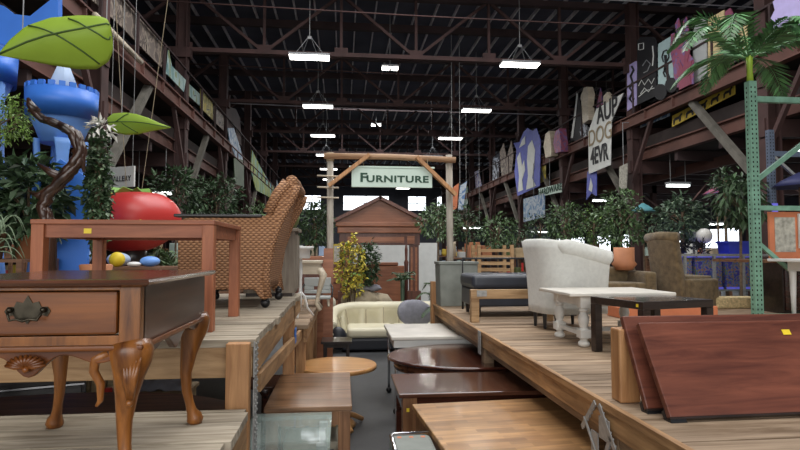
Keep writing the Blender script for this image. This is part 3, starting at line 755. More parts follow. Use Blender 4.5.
# grey shell chair
t = thing('shell_chair', 'grey plastic shell chair with a slot in the back, on the far left platform', 'chair', (-.33, 7.35, 1.05)); t.scale = (.8, .8, .95)
obj('backrest', MB().b2((-.22, .12, .16), (.22, .15, .21)).b2((-.22, .12, .26), (.22, .15, .38)).b2((-.22, .12, .21), (-.06, .15, .26)).b2((.06, .12, .21), (.22, .15, .26)), 'grey_plastic', t, bevel=.01)
obj('seat', MB().b2((-.22, -.2, .10), (.22, .14, .135)), 'grey_plastic', t, bevel=.012)
for q in (-1, 1): obj('armrest', MB().tube([(q * .22, .13, .28), (q * .25, 0, .24), (q * .24, -.15, .13)], .014, 8), 'black_leg', t)
for qx in (-1, 1):
    for qy in (-1, 1): obj('leg', MB().bar((qx * .17, qy * .13, .11), (qx * .19, qy * .17, 0), .025), 'bleached', t)

# low tables on the floor, left of the aisle
def plain_table(name, label, cat, x0, x1, y0, y1, H, top, leg, th=.04, lw=.07, ap=.08, legs=None, ins=.03, group=None):
    cx, cy = (x0 + x1) / 2, (y0 + y1) / 2
    t = thing(name, label, cat, (cx, cy, 0), group=group); a_, b_ = (x1 - x0) / 2, (y1 - y0) / 2
    obj('tabletop', MB().b2((-a_, -b_, H - th), (a_, b_, H)), top, t, bevel=.006)
    if ap: obj('apron', MB().b2((-a_ + ins + lw, -b_ + ins, H - th - ap), (a_ - ins - lw, -b_ + ins + .02, H - th)).b2((-a_ + ins + lw, b_ - ins - .02, H - th - ap), (a_ - ins - lw, b_ - ins, H - th)).b2((a_ - ins - .02, -b_ + ins + lw, H - th - ap), (a_ - ins, b_ - ins - lw, H - th)).b2((-a_ + ins, -b_ + ins + lw, H - th - ap), (-a_ + ins + .02, b_ - ins - lw, H - th)), leg, t)
    for qx in (-1, 1):
        for qy in (-1, 1):
            xx = qx * (a_ - ins - lw / 2); yy = qy * (b_ - ins - lw / 2)
            obj('leg', MB().b2((xx - lw / 2, yy - lw / 2, 0), (xx + lw / 2, yy + lw / 2, H - th)), leg, t, bevel=.004)
    return t
q0 = at(352, 405.5, Z=.75); q1 = at(350, 372, Z=.75)
t = plain_table('dining_table', 'walnut planked dining table on the left of the aisle, behind the glass table', 'table', -.50, q0.x, q0.y, q1.y, .75, 'walnut', 'walnut_z', .035, .08, .09, ins=.01)
# glass table
g0 = at(330, 440, Z=.72); g1 = at(250, 408, Z=.72)
cx = (g0.x - 1.05) / 2 - .02; t = thing('glass_table', 'glass-topped table with bright metal legs in front of the walnut table', 'table', (-.55, 3.3, 0))
obj('glass_top', MB().b2((-.56, g0.y, .705), (g0.x, q0.y - .02, .72)), 'glass_top', t, world=True, bevel=.003)
obj('top_frame', MB().b2((-.56, g0.y, .66), (g0.x, g0.y + .012, .704)).b2((-.56, q0.y - .04, .68), (g0.x, q0.y - .03, .704)).b2((g0.x - .02, g0.y, .68), (g0.x, q0.y - .03, .704)), 'glass_top', t, world=True)
for (x_, y_) in ((g0.x - .05, g0.y + .05), (-.53, g0.y + .05), (g0.x - .05, q0.y - .1), (-.53, q0.y - .1)):
    obj('leg', MB().b2((x_ - .025, y_ - .025, 0), (x_ + .025, y_ + .025, .68)), 'grey_plastic', t, world=True)
obj('stretcher', MB().bar((-.52, g0.y + .1, .35), (g0.x - .1, q0.y - .1, .35), .02).bar((-.52, q0.y - .1, .35), (g0.x - .1, g0.y + .1, .35), .02), 'chrome', t, world=True)
# patterned chair under the walnut table
t = thing('carved_chair', 'small cream patterned chair tucked under the walnut table', 'chair', (-.2, 4.05, 0))
obj('seat', MB().b2((-.2, -.17, .40), (.18, .17, .46)), 'cream_cloth', t, bevel=.02)
obj('backrest', MB().tube([(-.2, .17, .45), (-.2, .2, .62), (0, .2, .66), (.17, .2, .62), (.17, .17, .45)], .016, 8).b2((-.19, .18, .46), (.16, .2, .63)), 'cream_cloth', t)
for qx in (-1, 1):
    for qy in (-1, 1): obj('leg', MB().bar((qx * .16, qy * .14, .4), (qx * .17, qy * .15, 0), .03), 'bleached', t)
# round oak coffee table
q = at(337, 364, Z=.62); t = thing('round_table', 'round honey oak table in the aisle, behind the walnut table', 'table', (q.x, q.y, 0))
rr = .40
obj('tabletop', MB().lathe([(rr - .03, .57), (rr, .58), (rr, .61), (rr - .01, .62), (.001, .62)], n=48), 'orange_oak', t)
obj('pedestal', MB().lathe([(.20, .02), (.16, .06), (.06, .1), (.05, .25), (.08, .38), (.05, .5), (.1, .569)], n=20), 'orange_oak', t)
for k in range(4): a_ = k * PI / 2 + .5; obj('leg', MB().tube([(.05 * math.cos(a_), .05 * math.sin(a_), .14), (.2 * math.cos(a_), .2 * math.sin(a_), .08), (.3 * math.cos(a_), .3 * math.sin(a_), .025)], [.03, .028, .024], 8), 'orange_oak', t)
# dark stools / tables behind it
plain_table('low_table', 'black low square table between the round oak table and the cream sofa', 'table', -.27, .12, 7.1, 7.5, .62, 'espresso', 'espresso', .03, .04, .05)
t = thing('side_table', 'small dark reddish table with an arched top edge, left of the round oak table', 'table', (-.66, 5.0, 0))
obj('tabletop', MB().lathe([(.26, .60), (.28, .61), (.28, .63), (.001, .635)], n=24, sy=.8), 'mahogany', t)
obj('pedestal', MB().lathe([(.18, .0), (.16, .04), (.04, .1), (.04, .5), (.1, .6)], n=16), 'mahogany_dark', t)
# big dark oval table under the left platforms
t = thing('oval_table', 'large dark red-brown table with rounded end, low behind the cherry table legs', 'table', (-1.78, 3.62, 0))
obj('tabletop', MB().lathe([(1.0, .72), (1.03, .735), (1.03, .75), (1.0, .76), (.001, .76)], n=48, sy=.55, sx=1.1), 'oval_wood', t)
for qx in (-1, 1): obj('pedestal', MB().lathe([(.3, 0), (.25, .05), (.07, .12), (.09, .4), (.06, .72)], (qx * .6, 0, 0), 16), 'mahogany_dark', t)
# dresser and planks behind it
q = at(38, 380, Y=4.9); t = thing('dresser', 'dark dresser with silver trim, low behind the left rear leg of the cherry table', 'dresser', (q.x, 5.05, 0), rz=.35)
obj('carcass', MB().b2((-.45, -.25, .0), (.3, .25, .92)), 'espresso', t)
for z in (.2, .45, .70): obj('drawer', MB().b2((-.42, -.27, z), (.27, -.25, z + .20)), 'espresso_top', t, bevel=.004)
obj('silver_trim', MB().b2((-.44, -.275, .655), (.29, -.27, .67)).b2((-.44, -.275, .905), (.29, -.27, .92)), 'chrome', t)
q = at(62, 390, Y=5.0)
for i in range(4):
    o = obj('crate_board', MB().b2((q.x + .12 * i, 4.95 + .02 * i, .0), (q.x + .11 + .12 * i, 4.98 + .02 * i, .93 - .01 * i)), 'plywood')
    tag(o, 'pale upright board low behind the cherry table leg, %s in the row' % ['leftmost', 'second from left', 'third from left', 'rightmost'][i], 'board', 'pale upright boards under the left platform')
t = obj('grey_blanket', MB().grid(lambda u, v: (-1.75 + .5 * u, 4.7 + .3 * v, .62 + .2 * v + .03 * math.sin(u * 14) + .02 * math.sin(v * 9)), 16, 10), 'grey_cloth', solid=.03)
tag(t, 'crumpled grey blanket under the left platform', 'blanket')
t = obj('red_tin', MB().lathe([(.035, 0), (.035, .08), (.001, .085)], (-1.78, 4.5, .63), 14), 'tomato_red')
tag(t, 'small red tin under the left platform near the pale boards', 'tin')
t = thing('storage_crate', 'closed wooden crate beneath the grey blanket under the left platform', 'crate', (-1.55, 4.8, 0))
obj('crate_body', MB().b2((-.35, -.2, 0), (.3, .2, .6)), 'plywood', t, bevel=.005)
obj('crate_lid', MB().b2((-.37, -.36, .60), (.32, .22, .63)), 'plywood', t, bevel=.005)

# ============================================================ RIGHT PLATFORM FURNITURE
def tub(W, D, hb, ha, z0, flare=.08, nb=0, bulge=.0, round_=.22, n=72, m=12, lean=.0):
    """U-shaped upholstered wall, open towards -y; u runs along the U, v upward. Returns outer sheet function"""
    pts = []
    a = W / 2; b = D / 2; r = round_
    seg = []
    for i in range(10): seg.append((-a, -b + (2 * b - r) * i / 10))
    for i in range(11): t = PI / 2 * i / 10; seg.append((-a + r - r * math.cos(t), b - r + r * math.sin(t)))
    for i in range(1, 12): seg.append((-a + r + (2 * a - 2 * r) * i / 12, b))
    for i in range(11): t = PI / 2 * (1 - i / 10); seg.append((a - r + r * math.cos(t), b - r + r * math.sin(t)))
    for i in range(1, 11): seg.append((a, b - r - (2 * b - r) * i / 10))
    ln = [0]
    for i in range(1, len(seg)): ln.append(ln[-1] + math.dist(seg[i], seg[i - 1]))
    def plan(u):
        s_ = u * ln[-1]
        for i in range(1, len(seg)):
            if s_ <= ln[i] + 1e-9:
                f = (s_ - ln[i - 1]) / (ln[i] - ln[i - 1]); p = Vector((seg[i - 1][0] + (seg[i][0] - seg[i - 1][0]) * f, seg[i - 1][1] + (seg[i][1] - seg[i - 1][1]) * f, 0))
                d = Vector((seg[i][0] - seg[i - 1][0], seg[i][1] - seg[i - 1][1], 0)).normalized(); return p, Vector((-d.y, d.x, 0))
        return Vector((*seg[-1], 0)), Vector((1, 0, 0))
    def height(p):
        k = min(1, max(0, (p.y + b) / (2 * b))); return ha + (hb - ha) * k
    def fn(u, v):
        p, nrm = plan(u); h = height(p); c = 1 - abs(math.sin(u * nb * PI)) * 0 if nb == 0 else abs(math.sin(u * nb * PI)) ** .5
        off = flare * v ** 2 + bulge * c * math.sin(PI * min(1, v * 1.1))
        return p + nrm * off + Vector((0, 0, z0 + (h - z0) * v)) + Vector((0, lean * v if p.y > 0 else 0, 0))
    return fn, plan, height
# boucle settee facing right
t = thing('tub_settee', 'off-white boucle settee with a rolled arm and short black legs, seen from behind', 'settee', (2.05, 5.00, ZD), rz=R(101))
fn, plan, hh = tub(.48, .52, .81, .685, .15, flare=.06, round_=.16)
obj('back_shell', MB().grid(fn, 90, 10), 'boucle', t, solid=.08, bevel=0)
rp = []; 
for i in range(60):
    u = i / 59; p, nrm = plan(u); q = fn(u, 1.0); rp.append((q, u))
near = [q for q, u in rp]
rs = []
for (q, u) in rp:
    c = abs(u - .5) * 2; rs.append(.030 + .038 * min(1, max(0, (c - .33) / .06)))
obj('rolled_edge', MB().tube([q + Vector((0, 0, -.005 - rs[i] * .5)) for i, q in enumerate(near)], rs, 14), 'boucle', t)
obj('seat', MB().b2((-.23, -.25, .15), (.23, .25, .32)), 'boucle', t, bevel=.03, seg=3)
obj('seat_cushion', MB().b2((-.20, -.27, .32), (.20, .22, .45)), 'boucle', t, bevel=.05, seg=4)
for (x_, y_) in ((-.20, -.22), (.20, -.22), (-.18, .20), (.18, .20), (-.02, .22)):
    obj('leg', MB().lathe([(.016, 0), (.026, .16), (.001, .165)], (x_, y_, 0), 4), 'black_leg', t)

# white farmhouse coffee table with turned legs
t = thing('coffee_table', 'distressed white coffee table with fat turned legs, in front of the boucle settee', 'coffee table', (2.10, 4.24, ZD))
obj('tabletop', MB().b2((-.46, -.34, .375), (.36, .30, .40)), 'white_top', t, bevel=.006)
obj('apron', MB().b2((-.35, -.28, .30), (.27, -.255, .375)).b2((-.35, .215, .30), (.27, .24, .375)).b2((-.35, -.255, .30), (-.325, .215, .375)).b2((.245, -.255, .30), (.27, .215, .375)), 'white_paint', t)
tl = [(.030, 0), (.042, .012), (.042, .03), (.026, .045), (.026, .055), (.040, .065)]
tl2 = [(.040, .125), (.026, .135), (.034, .165), (.042, .195), (.038, .225), (.022, .255), (.034, .262), (.034, .272), (.024, .285)]
for qx in (-1, 1):
    for qy in (-1, 1):
        x_, y_ = -.04 + qx * .28, (-.25 if qy < 0 else .21)
        g = MB(); g.lathe(tl, (x_, y_, 0), 20); g.b2((x_ - .04, y_ - .04, .065), (x_ + .04, y_ + .04, .125)); g.lathe(tl2, (x_, y_, 0), 20); g.b2((x_ - .036, y_ - .036, .285), (x_ + .036, y_ + .036, .374))
        obj('leg', g, 'white_paint', t, bevel=.003)
obj('stretcher', MB().b2((-.34, -.21, .08), (-.30, .17, .11)), 'white_paint', t); obj('stretcher', MB().b2((.22, -.21, .08), (.26, .17, .11)), 'white_paint', t); obj('stretcher', MB().b2((-.30, -.04, .08), (.22, 0, .11)), 'white_paint', t)
# espresso end table
t = thing('end_table', 'dark espresso parsons table with a scuffed grey-brown top, beside the short timber post', 'table', (2.10, 3.64, ZD), rz=R(14))
a_, b_, H = .295, .25, .385
obj('tabletop', MB().b2((-a_ + .03, -b_ + .03, H - .02), (a_ - .03, b_ - .03, H)), 'espresso_top', t)
for q in (-1, 1):
    obj('rail', MB().b2((-a_, q * b_ - (0 if q < 0 else .03), H - .05), (a_, q * b_ + (.03 if q < 0 else 0), H)), 'espresso', t, bevel=.004)
    obj('rail', MB().b2((q * a_ - (0 if q < 0 else .03), -b_ + .03, H - .05), (q * a_ + (.03 if q < 0 else 0), b_ - .03, H)), 'espresso', t, bevel=.004)
    for p_ in (-1, 1):
        obj('leg', MB().b2((q * a_ - q * .06, p_ * b_ - p_ * .05, 0), (q * a_, p_ * b_, H - .05)), 'espresso', t, bevel=.004)
obj('price_sticker', MB().b2((-a_ - .001, -.21, H - .035), (-a_, -.19, H - .015)), 'yellow', t)

# leaning table tops
def slab(y0, x0, label, tilt, L, Hh, group):
    t = thing('loose_tabletop', label, 'table top', (x0, y0, ZD + .004)); t.rotation_euler = (-tilt, 0, R(1.5)); t['group'] = group
    obj('panel', MB().b2((0, 0, .022), (L, .03, Hh)), 'slab_wood', t, bevel=.006)
    obj('edge_trim', MB().b2((0, .001, .014), (L, .029, .022)), 'espresso', t)
    obj('corner_foot', MB().b2((.0, .005, 0), (.07, .03, .021)).b2((-.0, .03, .0), (.05, .05, .06)), 'black_leg', t)
    obj('corner_foot', MB().b2((L - .07, .005, 0), (L, .03, .021)), 'black_leg', t)
    return t
s1 = slab(2.175, 1.34, 'scratched reddish table top leaning on the right platform, the front one of two', R(32), 1.9, .445, 'table tops leaning on the right platform')
obj('yellow_tag', MB().b2((.69, -.003, .37), (.73, -.001, .395)), 'yellow', s1)
s2 = slab(2.30, 1.31, 'reddish table top leaning behind the scratched one, its left end beside the short post', R(27), 1.7, .445, 'table tops leaning on the right platform')
t = thing('added_support_block', 'added low timber block, unseen behind the two leaning table tops', 'block', (2.3, 2.80, ZD))  # added prop for the leaning tops, which hide it from the camera
obj('block_body', MB().b2((-.3, -.1, 0), (.3, .1, .30)), 'lumber_old', t, bevel=.01)

# navy ottoman bench
t = thing('ottoman', 'navy vinyl ottoman bench on black legs, behind the pale timber rail', 'ottoman', (2.0, 6.17, ZD))
obj('seat_cushion', MB().b2((-.62, -.32, .30), (.62, .34, .455)), 'navy_vinyl', t, bevel=.05, seg=4)
obj('base', MB().b2((-.60, -.31, .11), (.60, .32, .30)), 'navy_vinyl', t, bevel=.02, seg=3)
for qx in (-1, 1):
    for qy in (-1, 1): obj('leg', MB().lathe([(.018, 0), (.03, .12), (.001, .121)], (qx * .54, qy * .26, 0), 4), 'black_leg', t)
# dark tube frame behind it
t = thing('bed_frame', 'black tubular steel bed frame end between the grey planter and the ottoman', 'frame', (2.0, 6.75, ZD))
obj('frame_tube', MB().tube([(-.53, 0, 0), (-.53, 0, .62), (.5, 0, .62), (.5, 0, 0)], .014, 8), 'black_leg', t)
obj('frame_tube', MB().tube([(-.53, 0, .3), (.5, 0, .3)], .010, 8), 'black_leg', t)
# grey planter box
t = thing('planter_box', 'tall grey planter box at the far left corner of the right platform', 'planter', (1.49, 7.25, ZD))
obj('box_body', MB().box((0, 0, .27), (.50, .38, .54), taper=.95), 'planter_grey', t, bevel=.01)
obj('rim', MB().b2((-.26, -.20, .54), (.26, .20, .575)), 'planter_grey', t, bevel=.006)
# brown armchairs at the back of the platform
def brown_chair(loc, rz, label, tall=.88):
    t = thing('fabric_armchair', label, 'armchair', loc, rz=rz, group='brown fabric chairs')
    obj('seat', MB().b2((-.36, -.36, .12), (.36, .30, .34)), 'brown_fabric', t, bevel=.03, seg=3)
    for q in (-1, 1): obj('armrest', MB().b2((q * .37 - q * .10, -.40, .02), (q * .37 + q * .02, .30, .43)), 'brown_fabric', t, bevel=.04, seg=3)
    obj('skirt', MB().b2((-.37, -.37, .0), (.37, .34, .14)), 'brown_fabric', t, bevel=.01)
    obj('seat_cushion', MB().b2((-.28, -.38, .34), (.28, .22, .47)), 'brown_fabric', t, bevel=.04, seg=3)
    def bk(u, v): return (-.30 + .60 * u, .26 + .14 * v + .05 * math.sin(v * PI / 2) + .03 * math.sin(PI * u), .14 + (tall - .14) * v)
    obj('backrest', MB().grid(bk, 10, 10), 'brown_fabric', t, solid=.16, bevel=.03)
    obj('back_roll', MB().tube([(-.33, .47, tall), (0, .50, tall + .02), (.33, .47, tall)], .075, 12), 'brown_fabric', t)
    return t
bc = brown_chair((4.50, 6.72, ZD), R(100), 'tall-backed brown fabric chair seen from behind on the right platform', 1.02); bc.scale = (.80, .66, .86); bc.location.x = 4.33
def brown_box(loc, dims, label, cat='armchair', nm='low_armchair', rz=0):
    t = thing(nm, label, cat, loc, rz=rz); x_, y_, z_ = dims
    obj('seat', MB().b2((-x_ / 2, -y_ / 2, .02), (x_ / 2, y_ / 2, z_ * .62)), 'brown_fabric', t, bevel=.03, seg=3)
    for q in (-1, 1): obj('armrest', MB().b2((q * x_ / 2 - q * .14, -y_ / 2 - .02, .02), (q * x_ / 2 + q * .02, y_ / 2, z_ * .9)), 'brown_fabric', t, bevel=.04, seg=3)
    obj('backrest', MB().b2((-x_ / 2, y_ / 2 - .16, .02), (x_ / 2, y_ / 2 + .02, z_)), 'brown_fabric', t, bevel=.05, seg=3)
    return t
q = at(633, 300, Z=ZD)
brown_box((3.5, 7.0, ZD), (.9, .6, .50), 'low brown fabric armchair under the terracotta pot, behind the boucle settee')
t = thing('terracotta_pot', 'orange terracotta pot standing on the low brown armchair', 'pot', (3.72, 7.05, ZD + .46))
obj('pot_body', MB().lathe([(.10, 0), (.16, .08), (.13, .12), (.13, .30), (.115, .30), (.10, .1), (.02, .02)], n=24), 'terracotta', t)
# red-orange box behind the espresso table
t = obj('orange_crate', MB().b2((2.9, 5.6, ZD), (4.0, 5.9, ZD + .12)), 'orange_panel', bevel=.01); tag(t, 'low orange-red crate on the platform behind the espresso table', 'crate')
# straw bale
t = obj('straw_bale', MB().b2((4.58, 6.42, ZD), (5.15, 6.66, ZD + .14)), 'straw', bevel=.03); tag(t, 'small straw bale beside the green rack upright', 'bale')

# ---- pallet rack (green)
t = thing('pallet_rack', 'green perforated steel rack upright with cross beams at the right edge', 'rack', (4.33, 5.45, ZD))
def upright(x_, y_, H, mat, parent, hole=True):
    u = obj('rack_upright', MB().b2((x_ - .045, y_ - .04, 0), (x_ + .045, y_ - .034, H)).b2((x_ - .045, y_ - .034, 0), (x_ - .039, y_ + .03, H)).b2((x_ + .039, y_ - .034, 0), (x_ + .045, y_ + .03, H)), mat, parent)
    if hole:
        h = MB(); z = .05
        while z < H - .03:
            for q in (-.022, .022): h.box((x_ + q, y_ - .0405, z), (.013, .002, .02))
            h.box((x_ - .0455, y_, z), (.002, .014, .02)); z += .05
        me = u.data; k0 = len(me.polygons); bm = bmesh.new(); bm.from_mesh(me); hm = h.mesh('holes'); n0 = len(bm.faces); bm.from_mesh(hm); bm.faces.ensure_lookup_table()
        for f in bm.faces[n0:]: f.material_index = 1
        bm.to_mesh(me); bm.free(); me.materials.append(MATS['hole_black'])
    return u
upright(0, 0, 2.52, 'rack_green', t)
p1 = at(757, 101, Y=5.45); 
obj('cross_beam', MB().b2((.045, -.03, 2.30), (3.2, .02, 2.36)), 'rack_green', t)
obj('cross_beam', MB().b2((.045, -.03, 1.14), (3.2, .02, 1.19)), 'rack_green', t)
obj('cross_beam', MB().b2((.045, -.03, .0), (3.2, .02, .05)), 'rack_green', t)
obj('diagonal_brace', MB().bar((.04, .03, 1.45), (1.0, .03, 2.15), .05, .03, up=(0, 1, 0)), 'rack_green', t)
obj('diagonal_brace', MB().bar((.03, .03, .82), (.42, .03, .50), .04, .03, up=(0, 1, 0)), 'rack_green', t)
upright(1.10, 0, 2.52, 'rack_green', t, False)
t = thing('pallet_rack', 'blue-grey perforated rack post standing behind the green rack', 'rack', (6.45, 7.75, 0))
upright(0, 0, 3.6, 'rack_blue', t)
obj('cross_beam', MB().b2((.05, -.02, 3.2), (2.2, .03, 3.28)), 'rack_blue', t)
obj('diagonal_brace', MB().bar((.05, 0, 3.2), (1.0, 0, 2.4), .04), 'galv', t)
obj('price_card', MB().b2((-.04, -.06, 2.35), (.05, -.045, 2.48)), 'tank_light', t)
# orange panel with print, white panel, white table, brown cabinet on the rack side
t = thing('framed_print', 'orange-red board holding a faded print, on the green rack', 'picture', (4.78, 5.62, ZD + .62))
obj('board', MB().b2((-.14, 0, 0), (.50, .025, .52)), 'orange_panel', t)
obj('print', MB().b2((-.08, -.006, .08), (.16, -.001, .46)), 'paper_print', t)
obj('white_notice', MB().b2((.19, -.03, .12), (.70, -.008, .50)), 'sign_white', t)
t = thing('white_table', 'white painted table with a round leg, at the far right edge of the platform', 'table', (5.16, 5.2, ZD))
obj('tabletop', MB().b2((-.66, -.25, .60), (.5, .3, .63)), 'white_plain', t, bevel=.005)
obj('apron', MB().b2((-.46, -.21, .50), (.44, -.19, .60)).b2((-.46, -.19, .50), (-.44, .26, .60)), 'white_plain', t)
for (x_, y_) in ((-.42, -.18), (-.42, .24), (.4, -.18), (.4, .24)): obj('leg', MB().lathe([(.018, 0), (.028, .3), (.034, .48), (.034, .6)], (x_, y_, 0), 16), 'white_plain', t)
t = thing('brown_cabinet', 'dark brown cabinet standing behind the white painted table', 'cabinet', (5.35, 6.0, ZD))
obj('carcass', MB().b2((-.38, -.15, 0), (.9, .3, .60)), 'espresso', t); obj('door', MB().b2((-.36, -.165, .04), (-.13, -.15, .56)), 'mahogany_dark', t); obj('door', MB().b2((-.11, -.165, .04), (.36, -.15, .56)), 'espresso_top', t)
# shelf board supporting print
t = obj('shelf_plank', MB().b2((4.48, 5.50, ZD + .585), (4.81, 6.35, ZD + .615)), 'shelf_wood'); tag(t, 'short plank shelf under the orange-red board', 'shelf')

# ============================================================ TABLES RIGHT OF THE AISLE
A0 = at(410, 397, Z=.75)
t = plain_table('butcher_table', 'light butcher-block table low under the right platform, nearest the aisle', 'table', .50, 2.1, 2.50, 3.74, .75, 'butcher', 'walnut_z', .035, .08, .09, ins=.02); t.rotation_euler.z = R(4.2)
obj('price_sticker', MB().b2((-.86, -.6, .7505), (-.83, -.58, .751)), 'yellow', t)
t = plain_table('dark_table', 'dark glossy table with an orange sticker, behind the butcher-block table', 'table', .39, 1.9, 3.86, 4.50, .77, 'mahogany', 'mahogany_dark', .03, .10, .10, ins=.03)
for i, ch in enumerate([c for c in t.children if c.name.startswith('leg')]): ch.data.materials[0] = MATS['walnut_z'] if i == 0 else MATS['mahogany_dark']
obj('price_sticker', MB().b2((-.70, -.294, .64), (-.68, -.291, .665)), 'yellow', t)
# oval dining table
t = thing('oval_table', 'dark glossy oval dining table under the right platform, with a red-brown rim', 'table', (1.18, 5.25, 0))
obj('tabletop', MB().lathe([(.94, .735), (.98, .745), (1.0, .757), (1.0, .765), (.98, .775), (.001, .775)], n=64, sx=.76, sy=.62), 'mahogany_dark', t)
obj('apron', MB().lathe([(.90, .66), (.92, .67), (.92, .735), (.90, .735)], n=64, sx=.76, sy=.62), 'mahogany', t)
obj('pedestal', MB().lathe([(.3, 0), (.28, .05), (.09, .12), (.11, .35), (.08, .66)], (0, 0, 0), 20), 'mahogany_dark', t)
# grey-white table behind on metal legs
t = thing('white_table', 'pale grey table on castered chrome legs, between the oval table and cream sofa', 'table', (1.12, 6.55, 0))
obj('tabletop', MB().b2((-.60, -.58, .80), (.60, .50, .84)), 'white_top', t, bevel=.01)
obj('apron', MB().b2((-.57, -.55, .72), (.57, -.53, .80)).b2((-.57, -.53, .72), (-.55, .47, .80)), 'white_plain', t)
for (x_, y_) in ((-.54, -.5), (-.54, .44), (.54, -.5), (.54, .44)):
    l_ = obj('leg', MB().tube([(x_, y_, .72), (x_, y_, .06)], .016, 8), 'chrome', t); obj('caster', MB().ball((x_, y_, .035), .035, 12, 8), 'black_leg', l_)
# box with chrome edge, bottom
t = thing('tool_case', 'grey case with chrome rim and orange stickers, at the bottom beside the butcher-block table', 'case', (.36, 2.98, 0))
obj('case_body', MB().b2((-.10, -.14, .0), (.13, .14, .74)), 'planter_grey', t, bevel=.03, seg=3)
obj('case_rim', MB().tube([(-.09, -.13, .742), (-.09, .11, .742), (-.07, .13, .742), (.12, .13, .742)], .012, 8), 'chrome', t)
for i in range(3): obj('price_sticker', MB().b2((-.06 + .065 * i, .07, .7395), (-.038 + .065 * i, .095, .7415)), 'orange_panel', t)

# ============================================================ SOFA AND WHAT IS BEHIND IT
t = thing('leather_sofa', 'cream leather sofa with a fanned channel back and dark base, facing up the aisle', 'sofa', (.92, 10.22, 0))
fn, plan, hh = tub(2.02, .82, .73, .48, .14, flare=.10, nb=9, bulge=.12, round_=.38)
obj('back_shell', MB().grid(fn, 150, 14), 'cream_leather', t, solid=.16)
for k in range(1, 9):
    obj('seam', MB().tube([fn(k / 9, v / 10 * .93 + .02) + (Vector((0, .15, .3)) * 0) + Vector((-fn(k / 9, .5).x, -fn(k / 9, .5).y, 0)).normalized() * .10 for v in range(11)], .009, 6), 'tan_cloth', t)
q_ = [fn(i / 89, 1.0) for i in range(90)]
obj('rolled_edge', MB().tube([p_ + Vector((0, 0, -.03)) for p_ in q_], .10, 12), 'cream_leather', t)
for q in (-1, 1):
    obj('seat_cushion', MB().b2((min(0, q * .84), -.44, .24), (max(0, q * .84), .28, .42)), 'cream_leather', t, bevel=.07, seg=4)
obj('base', MB().b2((-.93, -.44, .03), (.93, .36, .24)), 'dark_leather', t, bevel=.04, seg=3)
for q in (-1, 1): obj('arm_front', MB().ball((q * 1.0, -.40, .25), .20, 16, 10, sx=.8, sy=.5, sz=1.0), 'dark_leather', t)
t = thing('throw_cushion', 'slumped grey cushion on the cream leather sofa', 'cushion', (1.29, 10.02, .43)); t.rotation_euler = (R(-12), R(4), R(6))
def cu(u, v):
    a = 2 * PI * u; b = PI * (v - .5); c_, s_ = math.cos(a), math.sin(a)
    e = lambda k: math.copysign(abs(k) ** .35, k)
    return (.31 * e(c_) * math.cos(b) ** .6, .12 * e(s_) * math.cos(b) ** .6 + .015 * math.sin(9 * u + 4 * v), .22 + .22 * math.sin(b) + .02 * math.sin(a * 3))
obj('cushion_body', MB().grid(cu, 36, 16, closed_u=True), 'grey_cloth', t)
# second chaise and piled blankets behind
t = thing('chaise', 'pale upholstered chaise behind the cream sofa', 'chaise', (.35, 11.45, 0))
obj('seat', MB().b2((-.55, -.3, .1), (.6, .3, .62)), 'cream_cloth', t, bevel=.05, seg=3); obj('backrest', MB().lathe([(.30, .62), (.32, .75), (.22, .88), (.001, .92)], (.35, 0, 0), 20, sy=.6), 'tan_cloth', t)
obj('armrest', MB().tube([(-.62, -.3, .66), (-.62, .3, .70)], .13, 14), 'cream_cloth', t)
def blanket(name, label, c, d, mat, seed):
    r_ = random.Random(seed); ph = r_.random() * 9
    def f(u, v):
        a = 2 * PI * u; b = PI * (v - .5); s_ = 1 + .10 * math.sin(a * 3 + ph) + .06 * math.sin(a * 7 + v * 9)
        return (d[0] / 2 * math.cos(a) * math.cos(b) ** .5 * s_, d[1] / 2 * math.sin(a) * math.cos(b) ** .5 * s_, d[2] / 2 + d[2] / 2 * math.sin(b) * (1 + .15 * math.sin(6 * a)))
    t = thing(name, label, 'blanket', c); obj('folded_cloth', MB().grid(f, 40, 12, closed_u=True), mat, t); return t
blanket('folded_blanket', 'tan bundled blanket piled on the chaise behind the cream sofa', (.33, 11.3, .62), (.75, .5, .34), 'tan_cloth', 3)
blanket('folded_blanket', 'grey striped blanket topmost on the pile behind the cream sofa', (.45, 11.35, .95), (.62, .4, .14), 'grey_cloth', 4)

# wooden door surround with pediment
t = thing('door_surround', 'brown wooden door surround with a triangular pediment, behind the sofa', 'door surround', (.80, 12.2, 0))
W = .98
obj('pediment', MB().prism([(-W, 2.40), (W, 2.40), (0, 2.90)], .22, M=Matrix.Translation((0, -.11, 0))), 'surround_wood', t)
obj('raking_cornice', MB().bar((-W - .06, -.12, 2.40), (.02, -.12, 2.935), .30, .07, up=(0, 0, 1)), 'surround_dark', t)
obj('raking_cornice', MB().bar((W + .06, -.12, 2.40), (-.02, -.12, 2.935), .30, .07, up=(0, 0, 1)), 'surround_dark', t)
obj('cornice', MB().b2((-W + .02, -.20, 2.30), (W - .02, .12, 2.40)).b2((-W + .06, -.16, 2.16), (W - .06, .12, 2.30)), 'surround_wood', t, bevel=.015)
obj('frieze', MB().b2((-W + .10, -.12, 1.90), (W - .10, .10, 2.16)), 'surround_dark', t, bevel=.005)
obj('frieze_panel', MB().b2((-W + .28, -.135, 1.95), (W - .45, -.12, 2.08)), 'surround_wood', t, bevel=.004)
obj('corner_block', MB().b2((W - .38, -.14, 1.93), (W - .22, -.12, 2.10)), 'surround_wood', t)
